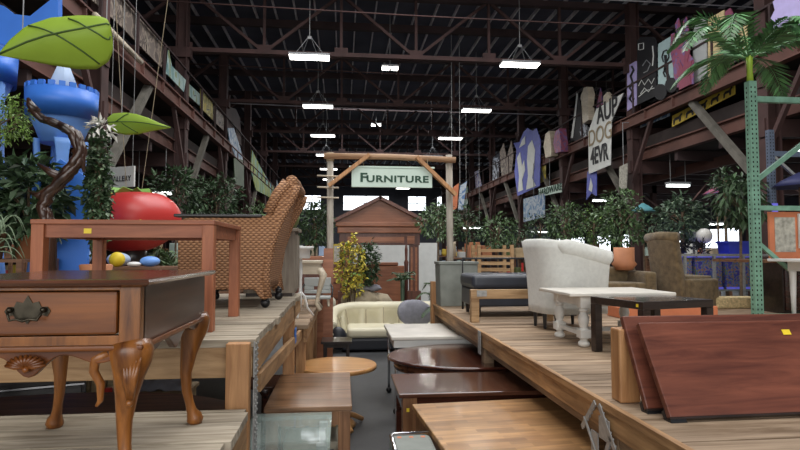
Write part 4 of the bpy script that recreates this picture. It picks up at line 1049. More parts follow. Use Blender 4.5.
for q in (-1, 1):
    c_ = obj('pilaster', MB().b2((q * (W - .12) - q * .0 if q < 0 else W - .32, -.10, .0), (-W + .32 if q < 0 else W - .12, .08, 1.90)), 'surround_dark', t)
    obj('fluting', MB().b2(((-W + .15) if q < 0 else W - .30, -.115, .4), ((-W + .19) if q < 0 else W - .26, -.10, 1.85)).b2(((-W + .24) if q < 0 else W - .20, -.115, .4), ((-W + .28) if q < 0 else W - .16, -.10, 1.85)), 'surround_wood', c_)
    obj('plinth_block', MB().b2(((-W + .08) if q < 0 else W - .36, -.14, 0), ((-W + .36) if q < 0 else W - .08, .1, .9)), 'surround_dark', t)
# wardrobe / headboard, white panel seen through it
t = thing('wood_headboard', 'brown wooden bed headboard with two posts, seen through the door surround', 'headboard', (.98, 13.4, 0))
obj('headboard_panel', MB().b2((-.55, -.04, .2), (.50, .04, 1.42)).b2((-.35, -.05, 1.42), (.35, .05, 1.50)), 'surround_wood', t, bevel=.02)
for q in (-1, 1): obj('bed_post', MB().lathe([(.05, 0), (.045, 1.4), (.06, 1.5), (.03, 1.56), (.04, 1.8), (.01, 2.0)], (q * .55, 0, 0), 14), 'surround_dark', t)
t = obj('white_partition', MB().b2((.3, 15.2, 0), (2.6, 15.3, 2.0)), 'sign_white'); tag(t, 'white partition board behind the wooden headboard', 'board')
t = thing('wall_picture', 'small gold framed picture left of the wooden headboard', 'picture', (-.12, 14.0, 1.45))
obj('picture_frame', MB().b2((-.14, 0, 0), (.3, .04, .5)), 'yellow_board', t); obj('print', MB().b2((-.10, -.01, .05), (.26, -.002, .45)), 'paper_print', t)
t = thing('chest', 'low reddish chest of drawers supporting the small gold framed picture', 'chest', (-.05, 14.1, 0))
obj('carcass', MB().b2((-.4, -.2, 0), (.45, .25, 1.45)), 'surround_dark', t)
for z in (.2, .6, 1.0): obj('drawer', MB().b2((-.36, -.22, z), (.41, -.2, z + .36)), 'surround_wood', t)

# ============================================================ FURNITURE SIGN GATE
t = thing('sign_gate', 'rustic timber gate of two grey posts and a crossbar holding a shop sign', 'gate', (.66, 7.8, 0))
for (x_, k) in ((-.845, 0), (.85, 1)):
    obj('gate_post', MB().tube([(x_, 0, 0), (x_ + .01, 0, 1.6), (x_, 0, 3.14)], .048, 10), 'post_grey', t)
obj('crossbar', MB().tube([(-.93, -.06, 3.085), (0, -.06, 3.09), (.93, -.06, 3.06)], .042, 10), 'beam_tan', t)
obj('diagonal_brace', MB().bar((-.86, -.13, 2.66), (-.30, -.13, 3.10), .05, .10, up=(0, 1, 0)), 'post_wood', t)
obj('diagonal_brace', MB().bar((.92, -.13, 2.55), (.36, -.13, 3.08), .05, .10, up=(0, 1, 0)), 'post_wood', t)
for z in (2.80, 2.64, 2.50): obj('peg', MB().tube([(-1.02, -.06, z + .01), (-.72, -.06, z)], .012, 8), 'bleached', t)
obj('rope_lashing', MB().lathe([(.055, 3.02), (.062, 3.06), (.062, 3.10), (.055, 3.14)], (-.845, 0, 0), 12), 'rope', t); obj('rope_lashing', MB().lathe([(.055, 3.02), (.062, 3.06), (.055, 3.10)], (.85, 0, 0), 12), 'rope', t)
sg = thing('furniture_sign', 'pale mint sign reading FURNITURE hanging from the timber gate', 'sign', (.68, 7.70, 2.65))
obj('sign_board', MB().b2((-.565, -.02, 0), (.565, .02, .27)).b2((-.60, -.03, .27), (.60, .03, .295)), 'sign_mint', sg, bevel=.004)
obj('hanging_cord', MB().bar((-.4, 0, .295), (-.4, 0, .41), .008), 'rope', sg); obj('hanging_cord', MB().bar((.5, 0, .295), (.5, 0, .41), .008), 'rope', sg)
text('F', .175, 'sign_ink', sg, (-.40, -.023, .128), (PI / 2, 0, 0), 'letter_f', 1.35, .004)
text('URNITURE', .128, 'sign_ink', sg, (.075, -.023, .113), (PI / 2, 0, 0), 'lettering', 1.36, .004, spacing=1.08)

# ============================================================ PLANTS
def leaves(c, r, n, size, seed, up=.2, aspect=.42, shell=.55):
    """a crown of single bent leaves inside an ellipsoid"""
    g = random.Random(seed); vs = []; fs = []
    for i in range(n):
        while True:
            d = Vector((g.uniform(-1, 1), g.uniform(-1, 1), g.uniform(-1, 1)))
            if .05 < d.length < 1: break
        d = d.normalized() * (d.length ** shell)
        cl = 1 + .22 * math.sin(d.x * 7 + seed) * math.cos(d.z * 6 + seed * 2) + .1 * math.sin(d.y * 9)
        p = Vector((c[0] + d.x * r[0] * cl, c[1] + d.y * r[1] * cl, c[2] + d.z * r[2] * cl))
        ax = (d * .7 + Vector((g.gauss(0, .6), g.gauss(0, .6), g.gauss(0, .5) + up - .45))).normalized()
        sd = ax.cross(Vector((g.gauss(0, .5), g.gauss(0, .5), 1))).normalized(); nn = sd.cross(ax)
        L_ = size * g.uniform(.6, 1.25); w_ = L_ * aspect; k = len(vs)
        vs += [p, p + ax * L_ * .45 + sd * w_ * .5 + nn * w_ * .15, p + ax * L_ - nn * L_ * .12, p + ax * L_ * .45 - sd * w_ * .5 + nn * w_ * .15]
        fs += [(k, k + 1, k + 2), (k, k + 2, k + 3)]
    return vs, fs
def plant(name, label, loc, h0, crown, r, n, size, mat, seed, pot=.16, pot_h=.26, pot_mat='pot_brown', stem=.022, up=.2, aspect=.42, group=None, extra=None, cat='plant'):
    """loc = base of the pot; crown = height of crown centre above the base"""
    t = thing(name, label, cat, loc, group=group); g = random.Random(seed)
    m = MB(); m.add(*leaves((0, 0, crown), r, n, size, seed, up, aspect)); fo = obj('foliage', m, mat, t)
    if extra:
        m = MB(); m.add(*leaves((0, 0, crown), r, extra[1], size * .9, seed + 50, up, aspect)); obj('pale_leaves', m, extra[0], fo)
    tr_ = MB()
    top = (0, 0, crown + r[2] * .3)
    tr_.tube([(0, 0, pot_h * .7), (g.uniform(-.03, .03), .02, crown * .5), (g.uniform(-.04, .04), 0, crown - r[2] * .2), top], [stem * 1.2, stem, stem * .8, stem * .4], 7)
    for k in range(6):
        a = g.uniform(0, 2 * PI); z = crown - r[2] * g.uniform(.1, .8)
        tr_.tube([(0, 0, max(pot_h, z)), (r[0] * .35 * math.cos(a), r[1] * .35 * math.sin(a), max(pot_h, z) + r[2] * .35), (r[0] * .7 * math.cos(a), r[1] * .7 * math.sin(a), max(pot_h, z) + r[2] * .6)], [stem * .5, stem * .35, stem * .15], 5)
    obj('trunk', tr_, 'stem_brown', t)
    if pot:
        obj('pot', MB().lathe([(pot * .72, 0), (pot, pot_h * .9), (pot * 1.06, pot_h * .9), (pot * 1.06, pot_h), (pot * .9, pot_h), (pot * .88, pot_h * .85), (.001, pot_h * .84)], n=20), pot_mat, t)
    return t
def frond(m, base, ang, L_, rise, droop, nl, ll, seed, wid=.028):
    g = random.Random(seed); d = Vector((math.cos(ang), math.sin(ang), 0)); sd = Vector((-d.y, d.x, 0)); pts = []
    for i in range(nl + 1):
        u = i / nl; pts.append(Vector(base) + d * L_ * (u ** .9) * (1 - .15 * u * droop) + Vector((0, 0, rise * math.sin(u * PI * .62) - droop * L_ * u ** 2.2)))
    m.tube(pts, [.009 * (1 - .8 * i / nl) + .001 for i in range(nl + 1)], 5)
    vs = []; fs = []
    for i in range(2, nl + 1):
        u = i / nl; tg = (pts[i] - pts[i - 1]).normalized(); l_ = ll * math.sin(PI * min(1, .12 + u * .86)) ** .6
        for q in (-1, 1):
            dv = (tg * .75 + sd * q * .75 + Vector((0, 0, -.25 + g.uniform(-.12, .12)))).normalized(); wv = tg.cross(dv).cross(dv).normalized() * wid * .5
            p = pts[i]; k = len(vs)
            vs += [p, p + dv * l_ * .4 + wv, p + dv * l_ + Vector((0, 0, -.06 * l_)), p + dv * l_ * .4 - wv]; fs += [(k, k + 1, k + 2), (k, k + 2, k + 3)]
    m.add(vs, fs)
def palm(label, loc, n, L_, rise, droop, ll, seed, mat='green_palm', trunk=None, nl=22, wid=.028, name='potted_palm', pot=None):
    t = thing(name, label, 'palm', loc); g = random.Random(seed); z0 = trunk[0] if trunk else 0
    for k in range(n):
        m = MB(); frond(m, (0, 0, z0), 2 * PI * k / n + g.uniform(-.25, .25), L_ * g.uniform(.8, 1.1), rise * g.uniform(.3, 1.5), droop * g.uniform(.6, 1.2), nl, ll, seed + k, wid); obj('frond', m, mat, t)
    if trunk: obj('trunk', MB().tube([(0, 0, 0), (0, 0, z0 * .5), (0, 0, z0 + .02)], [trunk[1], trunk[1] * .8, trunk[1]], 10), trunk[2], t)
    if pot: obj('pot', MB().lathe([(pot * .7, 0), (pot, pot * 1.4), (pot * .9, pot * 1.42), (.001, pot * 1.3)], n=16), 'pot_brown', t)
    return t

# palm on top of the green rack
palm('large artificial palm spreading from the top of the green rack upright', (4.33, 5.45, ZD + 2.52), 14, .98, .42, .40, .27, 5, trunk=(.26, .035, 'leaf_lime'), nl=30, wid=.034)
b = bpy.data.objects.get('potted_palm')
# --- right side, behind the platform
def ground_tree(px, py, Y, rx, rz_, n, size, mat, seed, label, **k):
    c = at(px, py, Y=Y); n = int(n * .75) if px > 400 else n
    return plant(k.pop('name', 'potted_tree'), label, (c.x, c.y, 0), 0, c.z, (rx, rx * .8, rz_), n, size, mat, seed, **k)
ground_tree(438, 222, 9.6, .34, .30, 700, .085, 'green_mid', 11, 'bushy light green potted tree right behind the right gate post', extra=('green_pale', 250))
ground_tree(466, 224, 11, .36, .36, 600, .085, 'green_dark', 12, 'dark green potted tree between the gate post and the slatted rack')
ground_tree(498, 232, 11.5, .42, .34, 800, .085, 'green_mid', 13, 'round green potted tree standing behind the slatted wooden rack', extra=('green_pale', 120))
ground_tree(540, 228, 13, .4, .34, 600, .09, 'green_dark', 14, 'dark potted tree just left above the boucle settee back')
ground_tree(566, 224, 10, .36, .38, 800, .085, 'green_mid', 15, 'leafy potted tree behind the boucle settee, left one of the pair', extra=('green_grey', 200))
ground_tree(594, 226, 10.5, .36, .36, 800, .085, 'green_mid', 16, 'leafy potted tree behind the boucle settee, right one of the pair', extra=('green_light', 150))
ground_tree(620, 220, 9.3, .36, .52, 1100, .10, 'green_mid', 17, 'tall leafy potted tree with thin pale trunk, behind the terracotta pot', extra=('green_pale', 90))
ground_tree(682, 218, 9.2, .44, .36, 1000, .12, 'green_grey', 18, 'round-headed potted tree with pale trunk above the tall brown chair', extra=('green_pale', 120), stem=.035)
ground_tree(739, 200, 7.9, .34, .40, 520, .19, 'green_dark', 19, 'dark drooping large-leaved plant just left of the green rack', aspect=.3, up=-.3)
ground_tree(724, 182, 9.5, .25, .22, 350, .1, 'green_dark', 20, 'small dark tree crown behind the drooping large-leaved plant', stem=.03)
ground_tree(652, 230, 12.5, .4, .36, 600, .1, 'green_dark', 21, 'dark potted tree far behind the two trees flanking the tall brown chair')
ground_tree(518, 240, 15, .45, .35, 500, .1, 'green_dark', 22, 'low dark potted tree far behind the boucle settee')
# fern tree beside the door surround
palm('feathery fern palm beside the right side of the door surround', (1.75, 9.3, .75), 14, .55, .55, .35, .16, 31, 'green_mid', nl=20, wid=.02, name='potted_fern', pot=.16)
t = thing('plant_stand', 'dark wooden box stand under the feathery fern palm', 'stand', (1.75, 9.3, 0)); obj('box_body', MB().b2((-.2, -.2, 0), (.2, .2, .70)), 'espresso', t); obj('stand_top', MB().b2((-.22, -.22, .70), (.22, .22, .75)), 'shelf_wood', t)
# small palm on the bench in front of the surround opening
palm('small spiky palm on a dark trunk in front of the door surround', (1.18, 11.0, 0), 16, .30, .16, .20, .11, 41, 'green_dark', trunk=(1.18, .045, 'green_grey'), nl=12, wid=.02)
# yellow blossom bush
t = ground_tree(351, 266, 11.0, .28, .56, 900, .07, 'blossom', 51, 'slender potted shrub covered with yellow blossoms, left of the cream sofa', name='flowering_shrub', extra=('green_light', 220), aspect=.8)
sm_ = MB(); g = random.Random(2)
for k in range(16):
    a = g.uniform(0, 2 * PI); sm_.tube([(0.02 * math.cos(a), .02 * math.sin(a), .3), (.10 * math.cos(a), .1 * math.sin(a), 1.0), (.22 * math.cos(a + .3), .2 * math.sin(a + .3), 1.85)], [.007, .005, .002], 5)
obj('stems', sm_, 'stem_brown', t)
ground_tree(369, 264, 11.2, .20, .44, 1000, .09, 'green_dark', 52, 'narrow dark green shrub in the left opening of the door surround')
ground_tree(314, 225, 9.4, .30, .36, 900, .10, 'green_dark', 53, 'dark green bushy plant in a terracotta pot left of the left gate post', pot_mat='terracotta')
# ivy column, left bushes
ivy = at(97, 235, Y=5.75)
t = thing('ivy_column', 'tall column of variegated ivy beside the blue castle tower', 'ivy', (ivy.x, 5.75, ZU)); m = MB()
m.add(*leaves((0, 0, 1.0), (.105, .11, .62), 1300, .06, 61, aspect=.8)); fo = obj('foliage', m, 'green_dark', t); m = MB(); m.add(*leaves((0, 0, 1.0), (.11, .115, .63), 260, .05, 62, aspect=.8)); obj('pale_leaves', m, 'green_pale', fo)
m = MB(); m.add(*leaves((.02, 0, 1.62), (.10, .10, .07), 60, .09, 63)); obj('white_flowers', m, 'white_paint', fo)
obj('pole', MB().bar((0, 0, .0), (0, 0, 1.6), .05), 'stem_brown', t); obj('pot', MB().lathe([(.10, 0), (.15, .26), (.13, .27), (.001, .25)], n=16), 'terracotta', t)
def shelf_unit(label, x0, x1, y0, y1, zs, mat='shelf_wood', nm='display_shelf', z0=0):
    t = thing(nm, label, 'shelf', ((x0 + x1) / 2, (y0 + y1) / 2, z0)); zs = [z - z0 for z in zs]; a_, b_ = (x1 - x0) / 2, (y1 - y0) / 2
    for z in zs: obj('shelf_board', MB().b2((-a_, -b_, z - .03), (a_, b_, z)), mat, t)
    for q in (-1, 1):
        for p_ in (-1, 1): obj('upright', MB().b2((q * a_ - q * .05, p_ * b_ - p_ * .05, 0), (q * a_, p_ * b_, max(zs) - .03)), mat, t)
    return t
# left shelf units: plants, driftwood and balls stand on them
shelf_unit('dark wooden shelf unit at the left edge, carrying the broad-leaved plants', -4.45, -3.05, 5.65, 6.35, (1.2, 1.68), z0=1.05)
def on_left(px, py, Y, z, **k): c = at(px, py, Y=Y); return (c.x, c.y, z), c.z - z
l_, cz = on_left(2, 130, 5.8, 1.68); plant('potted_shrub', 'dense yellow-green shrub at the left edge beside the driftwood', (-3.42, 5.85, 1.68), 0, 1.38, (.30, .22, .24), 1500, .045, 'green_light', 71, pot=.1, stem=.02)
plant('potted_shrub', 'broad-leaved dark plant in a tapered terracotta pot behind the driftwood', (-3.25, 6.1, 1.68), 0, .62, (.36, .28, .42), 620, .17, 'green_dark', 72, pot=.12, pot_h=.24, pot_mat='terracotta', extra=('green_grey', 160), up=.3)
plant('potted_shrub', 'lower leafy green plant at the left edge, under the yellow-green shrub', (-3.78, 6.05, 1.68), 0, .55, (.30, .25, .34), 600, .12, 'green_mid', 73, pot=.12)
palm('grassy spider plant drooping at the left edge above the cherry table', (-3.42, 5.72, 1.71), 40, .36, .36, .75, .03, 74, 'green_pale', nl=10, wid=.012, name='spider_plant', pot=.09)
palm('second grassy plant trailing at the left edge beneath the spider plant', (-3.6, 5.75, 1.23), 30, .34, .26, .6, .05, 75, 'green_grey', nl=10, wid=.014, name='trailing_plant', pot=.09)
t = thing('small_cabinet', 'small brown wooden cabinet with a knob at the left edge under the plants', 'cabinet', (-3.75, 5.52, ZU)) if False else thing('small_cabinet', 'small brown wooden cabinet with a knob at the left edge under the plants', 'cabinet', (-3.15, 5.02, ZU))
obj('carcass', MB().b2((-.35, -.14, 0), (.16, .14, .24)), 'shelf_wood', t, bevel=.006); dd = obj('drawer', MB().b2((-.32, -.15, .09), (.13, -.14, .21)), 'surround_wood', t); obj('knob', MB().ball((.09, -.16, .15), .012, 10, 6), 'yellow', dd)

# more greenery behind the wicker chair and along the left
palm('leafy palm behind the wicker armchair, its fronds above the red side table', (-2.5, 9.15, 1.05), 20, .75, .62, .38, .22, 81, 'green_mid', nl=22, name='potted_palm', pot=.18)
palm('second leafy palm further right behind the wicker armchair', (-1.75, 9.5, 1.05), 18, .7, .60, .35, .22, 82, 'green_mid', nl=22, pot=.18)
t = shelf_unit('long wooden display table under the two leafy palms', -3.1, -1.3, 8.85, 9.9, (1.05,), nm='display_table')
ground_tree(176, 196, 11.5, .55, .55, 900, .14, 'green_dark', 83, 'large dark shrub behind the palms under the left gallery')
ground_tree(215, 200, 13, .6, .5, 800, .14, 'green_dark', 84, 'wide dark shrub farther back, behind the arm of the wicker armchair')
ground_tree(262, 218, 14, .5, .35, 500, .12, 'green_mid', 85, 'green shrub seen just left of the wicker armchair back')

# ============================================================ LEFT PROPS
# driftwood trunk
P = lambda px, py, Y: at(px, py, Y=Y)
t = thing('driftwood_branch', 'twisted glossy dark brown driftwood trunk arching in front of the blue castle', 'driftwood', (-2.95, 5.4, ZU))
dw = MB(); path = [(47, 222), (43, 207), (50, 192), (64, 179), (76, 165), (82, 150), (76, 135), (62, 125), (44, 119), (27, 108)]
wid = [.08, .07, .085, .095, .09, .08, .085, .075, .07, .05]; g = random.Random(8)
pts = [P(x_, y_, 5.45) - Vector((-2.95, 5.4, ZU)) for x_, y_ in path]
pts = [Vector((pts[0].x + .02, pts[0].y, 0.0))] + pts; wid = [.13] + wid
fine = []; fw = []
for i in range(len(pts) - 1):
    for j in range(5):
        f = j / 5; fine.append(pts[i].lerp(pts[i + 1], f) + Vector((g.gauss(0, .004), g.gauss(0, .006), g.gauss(0, .004)))); fw.append((wid[i] * (1 - f) + wid[i + 1] * f) * g.uniform(.92, 1.08))
for k in range(5):
    ph = k * 1.26
    dw.tube([p + Vector((math.cos(i * .12 + ph) * fw[i] * .38, math.sin(i * .12 + ph) * fw[i] * .38, 0)) for i, p in enumerate(fine)], [w_ * (.40 + .10 * math.sin(k * 2 + i * .22)) for i, w_ in enumerate(fw)], 8)
obj('trunk', dw, 'driftwood', t)
for (a, c, e) in (((36, 112), (30, 104), (28, 98)), ((62, 178), (50, 172), (38, 164)), ((75, 150), (82, 158), (84, 172)), ((50, 190), (38, 196), (30, 192))):
    q = [P(*z, 5.45) - Vector((-2.95, 5.4, ZU)) for z in (a, c, e)]; obj('side_branch', MB().tube(q, [.045, .035, .012], 8), 'driftwood', t)

# blue castle towers (stand on the floor behind the shelf unit)
def castle(cx, cy, zr, rr, label, cone=True):
    t = thing('castle_tower', label, 'castle prop', (cx, cy, 1.05)); n = 48; zr -= 1.05
    # crenellated ring
    m = MB(); ri = rr - .035
    m.lathe([(ri, zr), (rr * .97, zr - .06), (rr, zr + .28), (ri, zr + .28), (ri, zr)], n=n); obj('battlement_ring', m, 'castle_blue', t)
    mer = MB()
    for k in range(0, 22):
        a = 2 * PI * k / 22; mer.box(((rr - .018) * math.cos(a), (rr - .018) * math.sin(a), zr + .305), (.036, .065, .055), rot=(0, 0, a)); obj('merlon', mer, 'castle_blue', t); mer = MB()
    if cone: obj('pointed_roof', MB().lathe([(rr * .66, zr + .14), (.004, zr + .78)], n=6), 'castle_pale', t)
    obj('deck', MB().lathe([(rr * .94, zr + .12), (.01, zr + .14)], n=32), 'castle_blue', t)
    obj('flared_collar', MB().lathe([(rr * .55, zr - .34), (rr * .70, zr - .18), (rr * .88, zr - .02), (rr * .93, zr + .01), (rr * .8, zr + .01)], n=32), 'castle_light', t)
    # three wavy legs with arched openings between them
    for k in range(4):
        a0 = k * PI / 2 + .50
        def lf(u, v):
            z = (zr - .30) * v; hw = .30 + .10 * math.sin(v * 9.0 + k) + .16 * max(0, v - .8) * 5 * .5
            r_ = rr * .62 + .05 * (1 - v) + .015 * math.sin(v * 14); a = a0 + (u - .5) * 2 * hw
            return (r_ * math.cos(a), r_ * math.sin(a), z)
        obj('tower_leg', MB().grid(lf, 10, 30), 'castle_light', t, solid=.06)
    return t
c1 = at(60, 112, Y=6.9); castle(c1.x, 6.95, c1.z - .04, .385, 'bright blue castle tower prop with a crenellated ring and pointed roof')
c2 = at(-4, 70, Y=6.6); castle(c2.x - .34, 6.9, c2.z - .02, .36, 'second blue castle tower prop cut off by the left edge of the photo', cone=False)
t = thing('castle_flag', 'blue curling prop shape above the second castle tower, behind the big leaf', 'castle prop', (c2.x, 6.75, 2.4))
def poly_px(px, Y): return [(at(x_, y_, Y=Y).x, at(x_, y_, Y=Y).z) for x_, y_ in px]
fl = poly_px([(-10, 40), (-10, 2), (4, 6), (14, 14), (30, 16), (40, 8), (50, 0), (58, -6), (58, 18), (46, 22), (30, 30), (16, 34), (8, 46)], 6.75)
obj('flag_body', MB().prism([(a - c2.x, b_ - 2.4) for a, b_ in fl][::-1], .10), 'castle_blue', t)
obj('flag_pole', MB().bar((-.05, .05, .0), (-.05, .05, fl[0][1] - 2.2), .05), 'castle_light', t)
t['label'] = 'blue curling flag-like prop above the second castle tower at the left edge'
bl_ = thing('castle_wall', 'flat blue castle wall board behind the driftwood trunk', 'castle prop', (-3.05, 6.42, 1.05))
obj('panel_body', MB().prism([(-.32, 0), (-.32, 1.45), (-.05, 1.72), (.26, 1.5), (.26, 0)], .05), 'castle_blue', bl_)

# big hanging leaves
def leaf_outline(label, Y, top, bot, veins, wires, bulge, r_):
    a = at(*top[0], Y=Y); t = thing('giant_leaf', label, 'leaf', a)
    def cur(pl, u):
        k = u * (len(pl) - 1); i = min(int(k), len(pl) - 2); f = k - i
        return (pl[i][0] + (pl[i + 1][0] - pl[i][0]) * f, pl[i][1] + (pl[i + 1][1] - pl[i][1]) * f)
    def f(v, u):
        p = cur(top, u); q = cur(bot, u); x_ = p[0] + (q[0] - p[0]) * v; y_ = p[1] + (q[1] - p[1]) * v
        w_ = at(x_, y_, Y=Y) - a; w_.y += -bulge * math.sin(PI * v) * math.sin(PI * u) + .5 * v * abs(q[1] - p[1]) / FPX * Y + .25 * bulge * u; return w_
    obj('blade', MB().grid(f, 13, 31), 'leaf_lime', t, solid=.012)
    for vn in veins:
        m = MB(); m.tube([f(p_[1], p_[0]) + Vector((0, -.010, 0)) for p_ in [(vn[0][0] + (vn[1][0] - vn[0][0]) * k / 8, vn[0][1] + (vn[1][1] - vn[0][1]) * k / 8 + vn[2] * math.sin(PI * k / 8)) for k in range(9)]], r_, 6); obj('vein', m, 'leaf_vein', t)
    for u in wires: q = f(.02, u); obj('hanging_wire', MB().bar(q, (q.x, q.y, ZR - a.z), .006), 'fixture', t)
leaf_outline('giant lime green cloth leaf hanging over the blue castle at upper left', 4.6, [(-1, 54), (10, 40), (26, 26), (50, 17.5), (78, 15), (98, 15.5), (106, 18), (109, 24)], [(-1, 55), (22, 57), (44, 59), (66, 61), (86, 60.5), (99, 54), (106, 45), (109, 28)], [((.0, .5), (.98, .12), .05), ((.30, .02), (.62, .97), 0), ((.52, .06), (.93, .82), .05)], (.25, .85), .10, .0075)
leaf_outline('smaller lime green cloth leaf hanging above the red tomato prop', 7.2, [(107, 118), (113, 113.5), (124, 112.5), (136, 114), (148, 118), (159, 123), (170, 127)], [(107, 126), (112, 130.5), (122, 132.5), (135, 132), (147, 130), (159, 128.5), (170, 127.5)], [((.0, .5), (.98, .5), -.06), ((.2, .48), (.4, .03), 0), ((.3, .5), (.5, .95), 0)], (.3,), .05, .006)

# giant tomato
tc_ = at(132, 221, Y=8.0); tz = tc_.z
t = thing('giant_tomato', 'giant round red tomato prop behind the red side table', 'tomato prop', (tc_.x, 8.0, 1.45))
def tom(u, v):
    a = 2 * PI * u; b_ = PI * (v - .5); r_ = .62 * (1 + .05 * math.cos(5 * a) * math.cos(b_)); 
    z = .44 * math.sin(b_); z -= .10 * math.exp(-((math.cos(b_)) / .35) ** 2) if v > .5 else 0
    return (r_ * math.cos(b_) * math.cos(a), r_ * math.cos(b_) * math.sin(a), tz - 1.45 + z + .04 * math.cos(a) * math.cos(b_))
tb = obj('tomato_body', MB().grid(tom, 48, 24, closed_u=True), 'tomato_red', t)
for k, (a_, L_) in enumerate(((PI + .1, .58), (PI + 1.0, .45), (-.5, .4), (.9, .4), (2.2, .45))):
    m = MB(); c_, s_ = math.cos(a_), math.sin(a_)
    m.add([(0, 0, tz - 1.02), (c_ * L_ * .5 - s_ * .10, s_ * L_ * .5 + c_ * .10, tz - 1.00), (c_ * L_ * 1.05, s_ * L_ * 1.05, tz - 1.24), (c_ * L_ * .5 + s_ * .10, s_ * L_ * .5 - c_ * .10, tz - 1.00)], [(0, 1, 2), (0, 2, 3)]); obj('sepal', m, 'green_cloth', t, solid=.012)
obj('hanging_rope', MB().bar((-.1, .05, tz - 1.05), (-.35, .05, 4.35), .006).bar((.1, .05, tz - 1.05), (.45, .05, 4.35), .006), 'rope', t)
obj('support_tube', MB().lathe([(.2, 0), (.2, tz - 1.45 - .3)], n=20), 'espresso', t)
shelf_unit('long dark display shelf with props behind the red side table', -4.3, -2.1, 7.5, 8.6, (1.25, 1.45), nm='display_shelf', z0=1.05)
gx = at(82, 212, Y=7.0); t = thing('star_leaf', 'flat pointed green cloth leaf lying before the red tomato prop', 'leaf', (gx.x, 7.2, 1.75))
obj('blade', MB().prism([(0, .30), (.16, .34), (.40, .29), (.66, .22), (.40, .18), (.18, .12), (.02, .06)][::-1], .03), 'green_cloth', t)
obj('support_rod', MB().bar((.1, .015, -.7), (.1, .015, .2), .02), 'galv', t)
# under / behind table props, on a low ledge of the shelf at z 1.36..1.5
shelf_unit('low dark shelf behind the upper left platform, holding the balls', -2.75, -1.2, 6.5, 7.1, (1.3, 1.58), nm='display_shelf', z0=1.05)
def ball(px, py, Y, r_, mat, label, nm='ball', z=None, sz=1):
    c = at(px, py, Y=Y); zz = 1.58 + r_ * sz if z is None else z
    o = obj(nm, MB().ball((0, 0, 0), r_, 22, 14, sz=sz), mat); o.location = (c.x, Y, zz); tag(o, label, 'ball' if nm == 'ball' else 'bundle'); return o
ball(67, 246, 6.7, .125, 'olive', 'mossy grey-green ball under the red side table, on the dark shelf')
ball(81, 246, 6.85, .115, 'castle_pale', 'pale blue ball right of the mossy ball')
ball(117, 262, 6.62, .085, 'yellow', 'yellow ball under the red side table')
ball(119, 247, 6.9, .13, 'castle_pale', 'pale blue cloth bundle above the yellow ball', 'cloth_bundle', sz=.62)
ball(150, 261, 6.75, .11, 'castle_light', 'blue cloth bundle right of the yellow ball', 'cloth_bundle', sz=.55)
ball(134, 266, 6.62, .075, 'white_plain', 'small white bundle between the yellow ball and blue bundle', 'cloth_bundle', sz=.4)
t = obj('yellow_hose', MB().tube([(-.25, 0, 0), (-.18, 0, .09), (0, 0, .13), (.16, 0, .11), (.27, 0, .03)], .013, 8), 'yellow'); hc_ = at(115, 221, Y=7.1); t.location = (hc_.x, 7.45, 2.06); tag(t, 'curved yellow tube in front of the giant tomato', 'tube')
t['label'] = 'curved yellow tube resting against the giant tomato'
# white owl figure
oc = at(159, 222, Y=8.9); t = thing('owl_figure', 'small white owl figure right of the giant tomato', 'figure', (oc.x, 8.9, 1.05))
ob = obj('body', MB().lathe([(.10, oc.z - 1.05), (.13, oc.z - .93), (.10, oc.z - .80), (.001, oc.z - .76)], n=18).ball((0, 0, oc.z - .70), .115, 18, 12), 'white_paint', t)
for q in (-1, 1): obj('eye', MB().ball((q * .04, -.10, oc.z - .68), .022, 10, 8), 'ink_black', t)
obj('beak', MB().lathe([(.014, 0), (.001, -.04)], (0, -.12, oc.z - .71), 6), 'yellow', t); obj('pole', MB().bar((0, 0, 0), (0, 0, oc.z - 1.04), .03), 'stem_brown', t)
t = obj('narrow_board', MB().b2((-.26, 7.66, 0), (-.13, 7.70, 1.80)), 'surround_wood'); tag(t, 'narrow upright reddish-brown board standing before the left gate post', 'board')
# brown partition by the gate post
t = thing('brown_cupboard', 'reddish-brown cupboard side standing behind the grey shell chair', 'cupboard', (-.50, 8.98, 0))
obj('carcass', MB().b2((-.35, -.2, 0), (.22, .2, 1.68)), 'surround_wood', t, bevel=.008); obj('door', MB().b2((-.32, -.215, .9), (.19, -.2, 1.63)), 'surround_dark', t)

